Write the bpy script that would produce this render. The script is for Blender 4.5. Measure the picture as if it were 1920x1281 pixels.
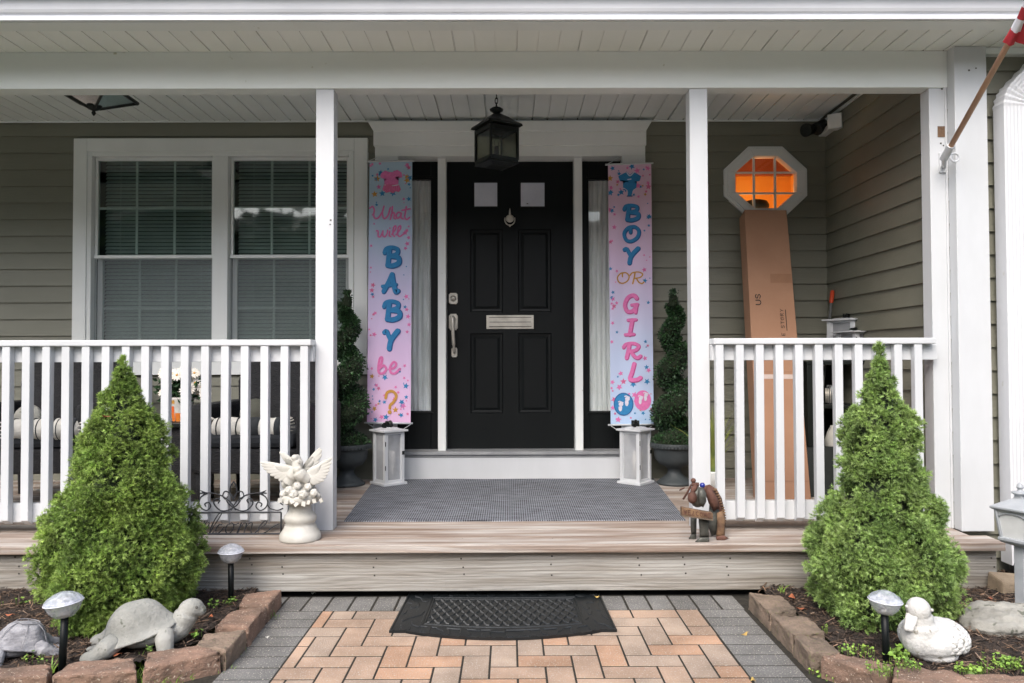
import bpy, math, random
from mathutils import Vector, Matrix, Euler, noise as mn
random.seed(7)
S = bpy.context.scene
for o in list(bpy.data.objects): bpy.data.objects.remove(o)
col = S.collection
R = math.radians

# ------------------------------------------------------------------ camera
CH = 1.105
F = 1400.0
cam_m = Matrix.Rotation(R(-0.2), 4, 'Z') @ Matrix.Rotation(R(91.31), 4, 'X') @ Matrix.Rotation(R(-0.17), 4, 'Z')
cd = bpy.data.cameras.new('camera'); cam = bpy.data.objects.new('camera', cd); col.objects.link(cam)
cam.matrix_world = Matrix.Translation((0, 0, CH)) @ cam_m
cd.sensor_width = 36; cd.lens = F / 1920 * 36; cd.clip_start = 0.05; cd.clip_end = 500
S.camera = cam
# ------------------------------------------------------------------ light
SUN_EL, SUN_AZ = 47, 200          # sun behind the camera, a little to the left
w = bpy.data.worlds.new("World"); S.world = w; w.use_nodes = True
wn = w.node_tree; bg = wn.nodes['Background']
sky = wn.nodes.new('ShaderNodeTexSky'); sky.sky_type = 'NISHITA'; sky.sun_disc = False
sky.sun_elevation = R(SUN_EL); sky.sun_rotation = R(SUN_AZ); sky.dust_density = 4.0; sky.ozone_density = 1.0; sky.air_density = 1.0
hs = wn.nodes.new('ShaderNodeHueSaturation'); hs.inputs['Saturation'].default_value = 0.85; hs.inputs['Value'].default_value = 1.0
wn.links.new(sky.outputs[0], hs.inputs['Color']); wn.links.new(hs.outputs[0], bg.inputs['Color'])
bg.inputs['Strength'].default_value = 0.15
sl = bpy.data.lights.new('sun', 'SUN'); sl.energy = 0.8; sl.angle = R(40); sl.color = (1, 0.99, 0.98)
so = bpy.data.objects.new('sun', sl); col.objects.link(so)
az = R(SUN_AZ); el = R(SUN_EL)
sdir = Vector((math.sin(az) * math.cos(el), math.cos(az) * math.cos(el), math.sin(el)))
so.rotation_euler = sdir.to_track_quat('Z', 'Y').to_euler(); so.location = (0, -3, 8)
S.view_settings.view_transform = 'Standard'; S.view_settings.look = 'None'; S.view_settings.gamma = 1
S.view_settings.exposure = 1.12
S.render.engine = 'CYCLES'

# ------------------------------------------------------------------ pixel rays
RM = cam_m.to_3x3()
def ray(px, py): return RM @ Vector(((px - 960) / F, (640.5 - py) / F, -1.0))
def at(px, py, Y):
    d = ray(px, py); k = Y / d.y
    return Vector((d.x * k, Y, CH + d.z * k))
def onz(px, py, z):
    d = ray(px, py); k = (z - CH) / d.z
    return Vector((d.x * k, d.y * k, z))
DS = 0.016
def deckz(Y): return 0.255 + DS * (Y - 3.43)
def ondeck(px, py):
    d = ray(px, py); k = (0.255 - DS * 3.43 - CH) / (d.z - DS * d.y)
    return Vector((d.x * k, d.y * k, CH + d.z * k))
def X(px, Y, py=640): return at(px, py, Y).x
def Z(py, Y, px=960): return at(px, py, Y).z
def lin(r, g, b):
    f = lambda c: (c / 255 / 12.92) if c / 255 <= .04045 else ((c / 255 + .055) / 1.055) ** 2.4
    return (f(r), f(g), f(b))

# ------------------------------------------------------------------ materials
def mat(name, c, rough=.6, c2=None, scale=6, stretch=(1, 1, 1), bump=0, bscale=60, bstretch=None, metal=0, spec=.5, detail=5, lo=.35, hi=.65, attr=None, speck=None, coat=0, trans=0, alpha=1):
    m = bpy.data.materials.new(name); m.use_nodes = True; nt = m.node_tree; N = nt.nodes; L = nt.links
    p = N['Principled BSDF']; p.inputs['Roughness'].default_value = rough; p.inputs['Metallic'].default_value = metal
    p.inputs['Specular IOR Level'].default_value = spec
    if coat: p.inputs['Coat Weight'].default_value = coat; p.inputs['Coat Roughness'].default_value = .1
    if trans: p.inputs['Transmission Weight'].default_value = trans
    if alpha < 1: p.inputs['Alpha'].default_value = alpha
    tc = N.new('ShaderNodeTexCoord')
    def nz(sc, st, det=detail, ro=.6):
        mp = N.new('ShaderNodeMapping'); mp.inputs['Scale'].default_value = st; L.new(tc.outputs['Object'], mp.inputs[0])
        n = N.new('ShaderNodeTexNoise'); n.inputs['Scale'].default_value = sc; n.inputs['Detail'].default_value = det; n.inputs['Roughness'].default_value = ro
        L.new(mp.outputs[0], n.inputs['Vector']); return n
    base = None
    c2 = c2 or tuple(x * .82 for x in c)
    n = nz(scale, stretch)
    cr = N.new('ShaderNodeValToRGB'); cr.color_ramp.elements[0].position = lo; cr.color_ramp.elements[1].position = hi
    cr.color_ramp.elements[0].color = (*c2, 1); cr.color_ramp.elements[1].color = (*c, 1)
    L.new(n.outputs[0], cr.inputs[0]); base = cr.outputs[0]
    if attr:
        a = N.new('ShaderNodeVertexColor'); a.layer_name = attr
        mx = N.new('ShaderNodeMix'); mx.data_type = 'RGBA'; mx.blend_type = 'MULTIPLY'; mx.inputs['Factor'].default_value = 1
        L.new(base, mx.inputs['A']); L.new(a.outputs[0], mx.inputs['B']); base = mx.outputs['Result']
    if speck:                                   # (scale, colour, threshold)
        n2 = nz(speck[0], (1, 1, 1), 2)
        r2 = N.new('ShaderNodeMapRange'); r2.inputs['From Min'].default_value = speck[2]; r2.inputs['From Max'].default_value = speck[2] + .06
        L.new(n2.outputs[0], r2.inputs['Value'])
        mx = N.new('ShaderNodeMix'); mx.data_type = 'RGBA'; L.new(r2.outputs[0], mx.inputs['Factor'])
        L.new(base, mx.inputs['A']); mx.inputs['B'].default_value = (*speck[1], 1); base = mx.outputs['Result']
    L.new(base, p.inputs['Base Color'])
    if bump:
        b = N.new('ShaderNodeBump'); b.inputs['Strength'].default_value = bump; b.inputs['Distance'].default_value = .01
        n3 = nz(bscale, bstretch or stretch, 6); L.new(n3.outputs[0], b.inputs['Height']); L.new(b.outputs[0], p.inputs['Normal'])
    m['_p'] = 1
    return m
def emis(name, ramp, strength, scale=4):
    m = bpy.data.materials.new(name); m.use_nodes = True; nt = m.node_tree; N = nt.nodes; L = nt.links
    for n in list(N): N.remove(n)
    o = N.new('ShaderNodeOutputMaterial'); e = N.new('ShaderNodeEmission'); e.inputs[1].default_value = strength
    tc = N.new('ShaderNodeTexCoord'); n = N.new('ShaderNodeTexNoise'); n.inputs['Scale'].default_value = scale; n.inputs['Detail'].default_value = 1.5
    L.new(tc.outputs['Object'], n.inputs['Vector']); cr = N.new('ShaderNodeValToRGB')
    cr.color_ramp.elements[0].position = .38; cr.color_ramp.elements[1].position = .56
    cr.color_ramp.elements[0].color = (*ramp[0], 1); cr.color_ramp.elements[1].color = (*ramp[1], 1)
    L.new(n.outputs[0], cr.inputs[0]); L.new(cr.outputs[0], e.inputs[0]); L.new(e.outputs[0], o.inputs[0]); return m
def glass(name, tint, refl=.12, rough=.03, see=.9):
    m = bpy.data.materials.new(name); m.use_nodes = True; nt = m.node_tree; N = nt.nodes; L = nt.links
    for n in list(N): N.remove(n)
    o = N.new('ShaderNodeOutputMaterial'); t = N.new('ShaderNodeBsdfTransparent'); t.inputs[0].default_value = (*[x * see for x in tint], 1)
    g = N.new('ShaderNodeBsdfGlossy'); g.inputs['Roughness'].default_value = rough; g.inputs[0].default_value = (.9, .95, .95, 1)
    tc = N.new('ShaderNodeTexCoord'); nn = N.new('ShaderNodeTexNoise'); nn.inputs['Scale'].default_value = 2.0; L.new(tc.outputs['Object'], nn.inputs['Vector'])
    bp = N.new('ShaderNodeBump'); bp.inputs['Strength'].default_value = .08; L.new(nn.outputs[0], bp.inputs['Height']); L.new(bp.outputs[0], g.inputs['Normal'])
    f = N.new('ShaderNodeLayerWeight'); f.inputs[0].default_value = .25
    mr = N.new('ShaderNodeMapRange'); mr.inputs['To Min'].default_value = refl; mr.inputs['To Max'].default_value = .9; L.new(f.outputs['Fresnel'], mr.inputs[0])
    mx = N.new('ShaderNodeMixShader'); L.new(mr.outputs[0], mx.inputs[0]); L.new(t.outputs[0], mx.inputs[1]); L.new(g.outputs[0], mx.inputs[2]); L.new(mx.outputs[0], o.inputs[0]); return m

M = {}
M['white'] = mat('white_paint', (.64, .66, .685), .42, (.555, .575, .59), 2.2, (1, 1, .35), .05, 30, (1, 1, .1), )
M['trim'] = mat('trim_white', (.84, .865, .855), .45, (.76, .785, .765), 1.5, (1, 1, .4), .05, 18, speck=(17, (.5, .48, .4), .75))
M['beam'] = mat('beam_wrap', (.84, .875, .86), .4, (.77, .81, .78), .8, (1, 1, 2.5), .06, 3, (1, 1, .3), speck=(14, (.5, .5, .4), .74))
M['ceil'] = mat('vinyl_ceiling', (.82, .86, .86), .5, (.74, .78, .77), 1.2, (1, 1, 1), .05, 6)
M['siding'] = mat('vinyl_siding', (.222, .222, .176), .55, (.180, .180, .140), 1.3, (.6, 1, 2), .16, 26, (.25, 1, 4))
M['gutter'] = mat('gutter_metal', (.80, .82, .86), .35, (.70, .72, .76), 1.6, (1, 1, .2), .04, 3, speck=(7, (.55, .56, .55), .72))
M['roof'] = mat('roof_shingle', (.09, .085, .08), .9, (.05, .05, .05), 30, bump=.5)
M['black_door'] = mat('black_door_paint', (.0055, .0075, .0078), .42, (.004, .0055, .006), 3, (1, 1, .3), .12, 40, (1, 1, .12), spec=.22)
M['wood_deck'] = mat('weathered_deck', (.50, .47, .435), .8, (.25, .19, .15), 2.9, (.42, 8, 8), .45, 9, (.25, 14, 14))
M['wood_grey'] = mat('weathered_grey_wood', (.47, .465, .44), .85, (.26, .235, .20), 2.2, (.42, 5, 7), .55, 9, (.2, 20, 20))
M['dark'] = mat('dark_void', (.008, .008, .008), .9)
M['rubber'] = mat('black_rubber', (.010, .013, .015), .42, (.006, .008, .009), 20, bump=.15, bscale=200)
M['nail'] = mat('nail_head', (.05, .045, .04), .6)
M['metal'] = mat('satin_nickel', (.66, .63, .56), .42, (.50, .47, .41), 12, metal=.55, bump=.03, bscale=40)
M['black_metal'] = mat('black_metal', (.014, .018, .017), .45, (.009, .012, .011), 10, bump=.1, bscale=60, metal=.3)
M['iron'] = mat('dark_iron', (.055, .06, .068), .55, (.03, .032, .036), 30, bump=.2, bscale=90, metal=.4)
M['paper'] = mat('paper', (.60, .62, .70), .8, (.5, .52, .6), 6, bump=.1, bscale=12)
M['curtain'] = mat('sheer_curtain', (.93, .94, .94), .9, (.74, .76, .74), 5, (9, 1, .8), .5, 10, (7, 1, .5))
M['blind'] = mat('blind_slat', (.74, .79, .77), .7, (.6, .65, .63), 3)
M['pane'] = glass('window_glass', (.72, .82, .78), .10)
M['clear'] = glass('clear_glass', (.98, 1, 1), .07, see=.98)
M['frost'] = mat('frosted_glass', (.42, .44, .36), .35, (.30, .32, .26), 8, bump=.1, bscale=14)
def screenmat():
    m = mat('insect_screen', (.30, .33, .34), .8, (.22, .25, .25), 1.6); m.node_tree.nodes['Principled BSDF'].inputs['Alpha'].default_value = .42; return m
M['screen'] = screenmat()
M['lit'] = emis('lamplit_room', (lin(96, 44, 18), lin(236, 128, 18)), .95, 5.5)
M['urn'] = mat('urn_plastic', (.052, .062, .066), .6, (.035, .042, .045), 6, bump=.15, bscale=40)
M['soil'] = mat('mulch_soil', (.050, .036, .028), .95, (.014, .010, .008), 18, bump=1, bscale=90)
M['chip'] = mat('mulch_chips', (.15, .118, .092), .9, (.04, .031, .025), 3, attr='Col')
M['paver'] = mat('paver_concrete', (1.0, 1.0, 1.0), .9, (.66, .66, .65), 4.5, bump=.7, bscale=160, attr='Col', speck=(150, (.50, .46, .40), .60))
M['joint'] = mat('joint_sand', (.035, .030, .022), .95, (.014, .013, .009), 30, bump=.6, bscale=80)
M['lawn'] = mat('lawn_soil', (.085, .10, .045), .95, (.05, .055, .03), 2, bump=.5, bscale=30)
M['block'] = mat('edging_concrete', (.31, .195, .14), .95, (.17, .115, .085), 9, bump=.9, bscale=70, speck=(120, (.46, .38, .30), .62))
M['block2'] = mat('edging_concrete_grey', (.27, .20, .15), .95, (.135, .105, .08), 8, bump=.9, bscale=70, speck=(110, (.16, .15, .08), .60))
M['stonegrey'] = mat('cast_stone', (.39, .39, .36), .92, (.23, .235, .215), 7, bump=.6, bscale=70, speck=(28, (.15, .16, .13), .63))
M['stonedark'] = mat('cast_stone_dark', (.42, .42, .44), .9, (.13, .13, .145), 11, (1, 1, 2), .6, 40)
M['duck'] = mat('whitewashed_concrete', (.66, .66, .65), .85, (.52, .52, .50), 7, bump=.5, bscale=70, speck=(34, (.30, .29, .25), .64))
M['plaster'] = mat('white_resin', (.57, .56, .52), .6, (.45, .44, .39), 8, bump=.15, bscale=70)
M['rock'] = mat('field_rock', (.36, .355, .32), .95, (.19, .185, .165), 8, bump=1, bscale=26, speck=(24, (.13, .135, .11), .62))
M['rust'] = mat('rusty_plate', (.155, .075, .055), .75, (.085, .04, .028), 14, bump=.4, bscale=70, metal=.3)
M['rust2'] = mat('rusty_orange_plate', (.27, .165, .09), .75, (.12, .07, .045), 20, bump=.4, bscale=70, metal=.2)
M['steel'] = mat('dull_steel', (.15, .155, .14), .55, (.07, .07, .06), 14, bump=.3, bscale=40, metal=.5)
M['blue'] = mat('blue_glass_bead', (.02, .035, .28), .08, spec=.8)
M['card'] = mat('cardboard', (.42, .235, .145), .85, (.36, .195, .118), 2.5, bump=.08, bscale=30)
M['tape'] = mat('packing_tape', (.35, .18, .10), .35)
M['ink'] = mat('black_ink', (.02, .018, .018), .8)
M['cardline'] = mat('pale_tape', (.58, .47, .42), .5)
M['wicker'] = mat('black_wicker', (.018, .019, .022), .5, (.006, .006, .008), 60, (1, 1, 3), 1, 90, (1, 1, 2.6))
M['cushion'] = mat('charcoal_cushion', (.022, .026, .032), .9, bump=.3, bscale=120)
M['pillow'] = mat('cream_fabric', (.66, .65, .60), .9, (.54, .53, .5), 8, bump=.4, bscale=30)
M['stripe'] = mat('charcoal_stripe', (.03, .035, .04), .9)
M['petal'] = mat('white_petal', (.80, .77, .72), .7, (.66, .6, .5), 30)
M['leafdark'] = mat('boxwood_leaf', (.034, .085, .032), .5, (.016, .045, .018), 10, attr='Col')
M['spruce'] = mat('spruce_needles', (.30, .43, .085), .6, (.15, .255, .045), 7, attr='Col')
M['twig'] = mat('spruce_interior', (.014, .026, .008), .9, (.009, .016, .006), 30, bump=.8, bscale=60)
M['bark'] = mat('bark', (.09, .06, .04), .9, bump=.8)
M['weed'] = mat('weed_leaf', (.24, .38, .06), .6, (.13, .24, .05), 20, attr='Col')
M['grassb'] = mat('ornamental_grass', (.30, .33, .06), .6, (.14, .20, .05), 12)
M['leafy'] = mat('fallen_leaf_yellow', (.58, .42, .12), .7, (.4, .26, .08), 20)
M['leafr'] = mat('fallen_leaf_rust', (.45, .14, .06), .7, (.26, .09, .05), 20)
M['orange'] = mat('orange_plastic', (.65, .07, .02), .4)
M['greypole'] = mat('grey_pole', (.25, .26, .26), .4, metal=.4)
M['flagred'] = mat('flag_red', (.50, .035, .045), .7, (.38, .025, .035), 12, bump=.2, bscale=30)
M['flagwhite'] = mat('flag_white', (.78, .78, .80), .7)
M['polewood'] = mat('varnished_pole', (.60, .34, .19), .5, (.42, .26, .17), 7, (1, 1, .6))
M['pot_orange'] = mat('orange_wrap', (.80, .26, .03), .6, (.75, .10, .02), 8)
M['lampgrey'] = mat('grey_lamp_paint', (.40, .425, .45), .45, (.30, .325, .35), 8, bump=.1)
M['candle'] = mat('wax_candle', (.78, .76, .70), .5)
M['pipe'] = mat('black_corrugated_pipe', (.012, .012, .014), .45)
M['rug'] = None
# woven rug: light threads over a dark ground, laid out in the rug's own coordinates
def rugmat():
    m = mat('woven_rug', (.2, .2, .2), .95); nt = m.node_tree; N = nt.nodes; L = nt.links; p = N['Principled BSDF']
    tc = N.new('ShaderNodeTexCoord')
    def wave(d, sc, dist):
        wv = N.new('ShaderNodeTexWave'); wv.bands_direction = d; wv.inputs['Scale'].default_value = sc; wv.inputs['Distortion'].default_value = dist; wv.inputs['Detail Scale'].default_value = 3
        L.new(tc.outputs['Object'], wv.inputs['Vector']); return wv
    a = wave('X', 26, .8); b = wave('Y', 21, .8)
    mp = N.new('ShaderNodeMapping'); mp.inputs['Scale'].default_value = (3, 22, 1); L.new(tc.outputs['Object'], mp.inputs[0])
    n = N.new('ShaderNodeTexNoise'); n.inputs['Scale'].default_value = 3; n.inputs['Detail'].default_value = 4; L.new(mp.outputs[0], n.inputs['Vector'])
    mu = N.new('ShaderNodeMath'); mu.operation = 'MULTIPLY'; L.new(a.outputs['Fac'], mu.inputs[0]); L.new(b.outputs['Fac'], mu.inputs[1])
    m2 = N.new('ShaderNodeMath'); m2.operation = 'MULTIPLY_ADD'; L.new(n.outputs[0], m2.inputs[0]); m2.inputs[1].default_value = .9; L.new(mu.outputs[0], m2.inputs[2])
    cr = N.new('ShaderNodeValToRGB'); cr.color_ramp.elements[0].position = .42; cr.color_ramp.elements[1].position = 1.05
    cr.color_ramp.elements[0].color = (.014, .016, .021, 1); cr.color_ramp.elements[1].color = (.30, .32, .36, 1)
    L.new(m2.outputs[0], cr.inputs[0]); L.new(cr.outputs[0], p.inputs['Base Color'])
    bp = N.new('ShaderNodeBump'); bp.inputs['Strength'].default_value = .5; bp.inputs['Distance'].default_value = .004; L.new(mu.outputs[0], bp.inputs['Height']); L.new(bp.outputs[0], p.inputs['Normal'])
    return m
def grain(m, ca, cb, sc, dist, fac):
    nt = m.node_tree; N = nt.nodes; L = nt.links; p = N['Principled BSDF']; src = p.inputs['Base Color'].links[0].from_socket
    tc = N.new('ShaderNodeTexCoord'); mp = N.new('ShaderNodeMapping'); mp.inputs['Scale'].default_value = (.55, 5, 5); L.new(tc.outputs['Object'], mp.inputs[0])
    wv = N.new('ShaderNodeTexWave'); wv.bands_direction = 'Z'; wv.inputs['Scale'].default_value = sc; wv.inputs['Distortion'].default_value = dist; wv.inputs['Detail'].default_value = 2.5; wv.inputs['Detail Scale'].default_value = .7; wv.inputs['Detail Roughness'].default_value = .55
    L.new(mp.outputs[0], wv.inputs['Vector']); cr = N.new('ShaderNodeValToRGB'); cr.color_ramp.elements[0].position = .1; cr.color_ramp.elements[1].position = .7
    cr.color_ramp.elements[0].color = (*ca, 1); cr.color_ramp.elements[1].color = (*cb, 1); L.new(wv.outputs['Fac'], cr.inputs[0])
    mx = N.new('ShaderNodeMix'); mx.data_type = 'RGBA'; mx.blend_type = 'MULTIPLY'; mx.inputs['Factor'].default_value = fac; L.new(src, mx.inputs['A']); L.new(cr.outputs[0], mx.inputs['B']); L.new(mx.outputs['Result'], p.inputs['Base Color'])
grain(M['wood_grey'], (.50, .48, .44), (1, 1, 1), 3.4, 16, .42)
grain(M['wood_deck'], (.58, .44, .35), (1, 1, 1), 2.3, 12, .5)
M['rug'] = rugmat()
def gradmat(name, stops):
    m = mat(name, (.5, .5, .5), .75); nt = m.node_tree; N = nt.nodes; L = nt.links; p = N['Principled BSDF']
    tc = N.new('ShaderNodeTexCoord'); sp = N.new('ShaderNodeSeparateXYZ'); L.new(tc.outputs['Generated'], sp.inputs[0])
    n = N.new('ShaderNodeTexNoise'); n.inputs['Scale'].default_value = 3; L.new(tc.outputs['Object'], n.inputs['Vector'])
    ma = N.new('ShaderNodeMath'); ma.operation = 'MULTIPLY_ADD'; L.new(n.outputs[0], ma.inputs[0]); ma.inputs[1].default_value = .25; L.new(sp.outputs['Z'], ma.inputs[2])
    cr = N.new('ShaderNodeValToRGB'); els = cr.color_ramp.elements
    els[0].position = stops[0][0]; els[0].color = (*stops[0][1], 1); els[1].position = stops[-1][0]; els[1].color = (*stops[-1][1], 1)
    for q, c in stops[1:-1]: e = els.new(q); e.color = (*c, 1)
    L.new(ma.outputs[0], cr.inputs[0]); L.new(cr.outputs[0], p.inputs['Base Color']); return m
M['ban1'] = gradmat('banner_print_blue_to_pink', [(.12, (.78, .50, .74)), (.5, (.70, .56, .82)), (.85, (.46, .58, .76)), (1.1, (.40, .55, .68))])
M['ban2'] = gradmat('banner_print_pink_to_blue', [(.12, (.46, .62, .84)), (.45, (.60, .66, .88)), (.75, (.76, .58, .80)), (1.1, (.72, .50, .64))])
for k, c in dict(pblue=(.03, .24, .52), pblued=(.015, .10, .30), ppink=(.80, .20, .48), ppinkd=(.55, .08, .28), pgold=(.62, .32, .06), plight=(.75, .72, .82), prose=(.72, .16, .34)).items():
    M[k] = mat('print_' + k, c, .75, tuple(x * .85 for x in c), 60)

# ------------------------------------------------------------------ object helpers
BASE = {}
def tag(o, label=None, cat=None, group=None, kind=None):
    if label: o['label'] = label
    if cat: o['category'] = cat
    if group: o['group'] = group
    if kind: o['kind'] = kind
    return o
def thing(name, loc, label, cat, group=None):
    o = bpy.data.objects.new(name, None); col.objects.link(o); o.location = loc; o.empty_display_size = .05
    BASE[o] = Vector(loc); tag(o, label, cat, group); return o
def dup(root, delta=None, loc=None, rotz=None, label=None):
    r = root.copy(); col.objects.link(r)
    if loc is not None: r.location = loc
    if rotz is not None: r.rotation_euler.z = rotz
    if label: r['label'] = label
    for ch in [c for c in col.objects if c.parent == root]:
        c = ch.copy(); col.objects.link(c); c.parent = r
        for g in [q for q in col.objects if q.parent == ch]:
            d = g.copy(); col.objects.link(d); d.parent = c
    return r
class MB:
    def __init__(s): s.v = []; s.f = []; s.m = []; s.c = None
    def add(s, vs, fs, mi=0):
        b = len(s.v); s.v += [tuple(v) for v in vs]; s.f += [tuple(b + i for i in f) for f in fs]; s.m += [mi] * len(fs); return s
    def box(s, a, b, mi=0):
        x0, y0, z0 = a; x1, y1, z1 = b
        return s.add([(x0, y0, z0), (x1, y0, z0), (x1, y1, z0), (x0, y1, z0), (x0, y0, z1), (x1, y0, z1), (x1, y1, z1), (x0, y1, z1)],
                     [(0, 3, 2, 1), (4, 5, 6, 7), (0, 1, 5, 4), (1, 2, 6, 5), (2, 3, 7, 6), (3, 0, 4, 7)], mi)
    def obox(s, c, half, mtx, mi=0):
        vs = [Vector(c) + mtx @ Vector((i * half[0], j * half[1], k * half[2])) for k in (-1, 1) for i, j in ((-1, -1), (1, -1), (1, 1), (-1, 1))]
        return s.add(vs, [(0, 3, 2, 1), (4, 5, 6, 7), (0, 1, 5, 4), (1, 2, 6, 5), (2, 3, 7, 6), (3, 0, 4, 7)], mi)
    def hexa(s, front, back, mi=0):
        n = len(front); fs = [tuple(range(n)), tuple(range(2 * n - 1, n - 1, -1))] + [(i, i + n, (i + 1) % n + n, (i + 1) % n) for i in range(n)]
        return s.add(list(front) + list(back), fs, mi)
    def slab(s, pts, off, mi=0):
        off = Vector(off); return s.hexa([Vector(p) for p in pts], [Vector(p) + off for p in pts], mi)
    def tube(s, pts, r, n=8, mi=0, flat=1.0):
        pts = [Vector(p) for p in pts]; k = len(pts); rr = r if isinstance(r, (list, tuple)) else [r] * k
        b = len(s.v); up = None; vs = []
        for i, p in enumerate(pts):
            t = (pts[min(i + 1, k - 1)] - pts[max(i - 1, 0)])
            t = t.normalized() if t.length > 1e-9 else Vector((0, 0, 1))
            if up is None: up = t.orthogonal().normalized()
            up = (up - t * up.dot(t)); up = up.normalized() if up.length > 1e-6 else t.orthogonal().normalized()
            sd = t.cross(up)
            for j in range(n):
                a = 2 * math.pi * j / n; vs.append(p + up * (math.cos(a) * rr[i]) + sd * (math.sin(a) * rr[i] * flat))
        fs = [(i * n + j, i * n + (j + 1) % n, (i + 1) * n + (j + 1) % n, (i + 1) * n + j) for i in range(k - 1) for j in range(n)]
        fs += [tuple(range(n - 1, -1, -1)), tuple(range((k - 1) * n, k * n))]
        return s.add(vs, fs, mi)
    def lathe(s, prof, c, n=32, mi=0, sx=1, sy=1, mtx=None):
        vs = []; c = Vector(c)
        for r, z in prof:
            for j in range(n):
                a = 2 * math.pi * j / n; v = Vector((math.cos(a) * r * sx, math.sin(a) * r * sy, z))
                vs.append(c + (mtx @ v if mtx else v))
        k = len(prof)
        fs = [(i * n + j, i * n + (j + 1) % n, (i + 1) * n + (j + 1) % n, (i + 1) * n + j) for i in range(k - 1) for j in range(n)]
        fs += [tuple(range(n - 1, -1, -1)), tuple(range((k - 1) * n, k * n))]
        return s.add(vs, fs, mi)
    def ell(s, c, r, mtx=None, nu=16, nv=10, mi=0):
        vs = []; c = Vector(c); r = (r, r, r) if not isinstance(r, (tuple, list)) else r
        for i in range(nv + 1):
            t = math.pi * i / nv
            for j in range(nu):
                a = 2 * math.pi * j / nu; v = Vector((math.sin(t) * math.cos(a) * r[0], math.sin(t) * math.sin(a) * r[1], -math.cos(t) * r[2]))
                vs.append(c + (mtx @ v if mtx else v))
        fs = [(i * nu + j, i * nu + (j + 1) % nu, (i + 1) * nu + (j + 1) % nu, (i + 1) * nu + j) for i in range(nv) for j in range(nu)]
        return s.add(vs, fs, mi)
    def build(s, name, ms, parent=None, smooth=False, bevel=0, colors=None, remesh=0, label=None, kind=None, sm_iter=3, subsurf=0):
        me = bpy.data.meshes.new(name); off = BASE.get(parent, Vector((0, 0, 0))) if parent else Vector((0, 0, 0))
        me.from_pydata([(v[0] - off.x, v[1] - off.y, v[2] - off.z) for v in s.v], [], s.f)
        for q in (ms if isinstance(ms, (list, tuple)) else [ms]): me.materials.append(M[q] if isinstance(q, str) else q)
        me.polygons.foreach_set('material_index', s.m)
        if smooth: me.polygons.foreach_set('use_smooth', [True] * len(me.polygons))
        if colors:
            a = me.color_attributes.new('Col', 'FLOAT_COLOR', 'CORNER'); buf = []
            for pi, p in enumerate(me.polygons):
                cc = colors[pi]; buf += [cc[0], cc[1], cc[2], 1] * p.loop_total
            a.data.foreach_set('color', buf)
        me.update(); o = bpy.data.objects.new(name, me); col.objects.link(o)
        if parent: o.parent = parent; BASE[o] = off
        else: BASE[o] = Vector((0, 0, 0))
        if bevel:
            b = o.modifiers.new('bevel', 'BEVEL'); b.width = bevel; b.segments = 2; b.limit_method = 'ANGLE'; b.angle_limit = R(40); b.harden_normals = False
        if remesh:
            r = o.modifiers.new('remesh', 'REMESH'); r.mode = 'VOXEL'; r.voxel_size = remesh; r.use_smooth_shade = True
            q = o.modifiers.new('smooth', 'SMOOTH'); q.factor = .6; q.iterations = sm_iter
        if subsurf: q = o.modifiers.new('sub', 'SUBSURF'); q.levels = subsurf; q.render_levels = subsurf
        if label: o['label'] = label
        if kind: o['kind'] = kind
        return o
def dirm(d, up=(0, 0, 1)):                     # matrix whose Z axis is d
    return Vector(d).normalized().to_track_quat('Z', 'Y').to_matrix()
def spline(pts, n=8):
    pts = [Vector(p) for p in pts]
    if len(pts) < 3: return pts
    P = [pts[0] * 2 - pts[1]] + pts + [pts[-1] * 2 - pts[-2]]; out = []
    for i in range(1, len(P) - 2):
        for k in range(n):
            t = k / n; a, b, c, d = P[i - 1], P[i], P[i + 1], P[i + 2]
            out.append(.5 * ((2 * b) + (c - a) * t + (2 * a - 5 * b + 4 * c - d) * t * t + (3 * b - a - 3 * c + d) * t ** 3))
    out.append(pts[-1]); return out

# ================================================================== SETTING: ground, path
def struct(mb, name, ms, **k): o = mb.build(name, ms, **k); o['kind'] = 'structure'; return o
g = MB(); g.add([(-60, -60, -.019), (60, -60, -.019), (60, 60, -.019), (-60, 60, -.019)], [(0, 1, 2, 3)])
struct(g, 'ground', 'lawn')
g = MB(); g.add([(-30, -13, -.008), (30, -13, -.008), (30, -3.2, -.008), (-30, -3.2, -.008)], [(0, 1, 2, 3)])
struct(g, 'bounce_ground', mat('bounce_pale', (.42, .43, .44), .9, (.35, .36, .37), 3, bump=.2))  # unseen pale slab behind the camera, added to bounce light onto the soffit
PXL, PXR, PYT = -.824, .829, 3.305
ox, oy = -.074, 2.605
rnd = random.Random(3)
pv = MB(); pc = []
def brick(x0, x1, y0, y1, c):
    gp = .0038; x0 += gp; x1 -= gp; y0 += gp; y1 -= gp
    if x1 - x0 < .01 or y1 - y0 < .01: return
    e = .0016; dz = rnd.uniform(-.0005, .0006)
    A = [(x0, y0), (x1, y0), (x1, y1), (x0, y1)]; B = [(x0 + e, y0 + e), (x1 - e, y0 + e), (x1 - e, y1 - e), (x0 + e, y1 - e)]
    vs = [(x, y, -.02) for x, y in A] + [(x, y, -.0010 + dz) for x, y in A] + [(x, y, dz) for x, y in B]
    fs = [(8, 9, 10, 11)] + [(4 + i, 4 + (i + 1) % 4, 8 + (i + 1) % 4, 8 + i) for i in range(4)] + [(i, (i + 1) % 4, 4 + (i + 1) % 4, 4 + i) for i in range(4)]
    pv.add(vs, fs); pc.extend([c] * len(fs))
def orange():
    t = rnd.random(); b = rnd.uniform(.84, 1.10)
    a = Vector((.52, .365, .265)) if t < .5 else (Vector((.49, .375, .29)) if t < .8 else Vector((.56, .345, .225)))
    return a * b
def grey(): b = rnd.uniform(.82, 1.12); return Vector((.215, .213, .205)) * b
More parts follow.
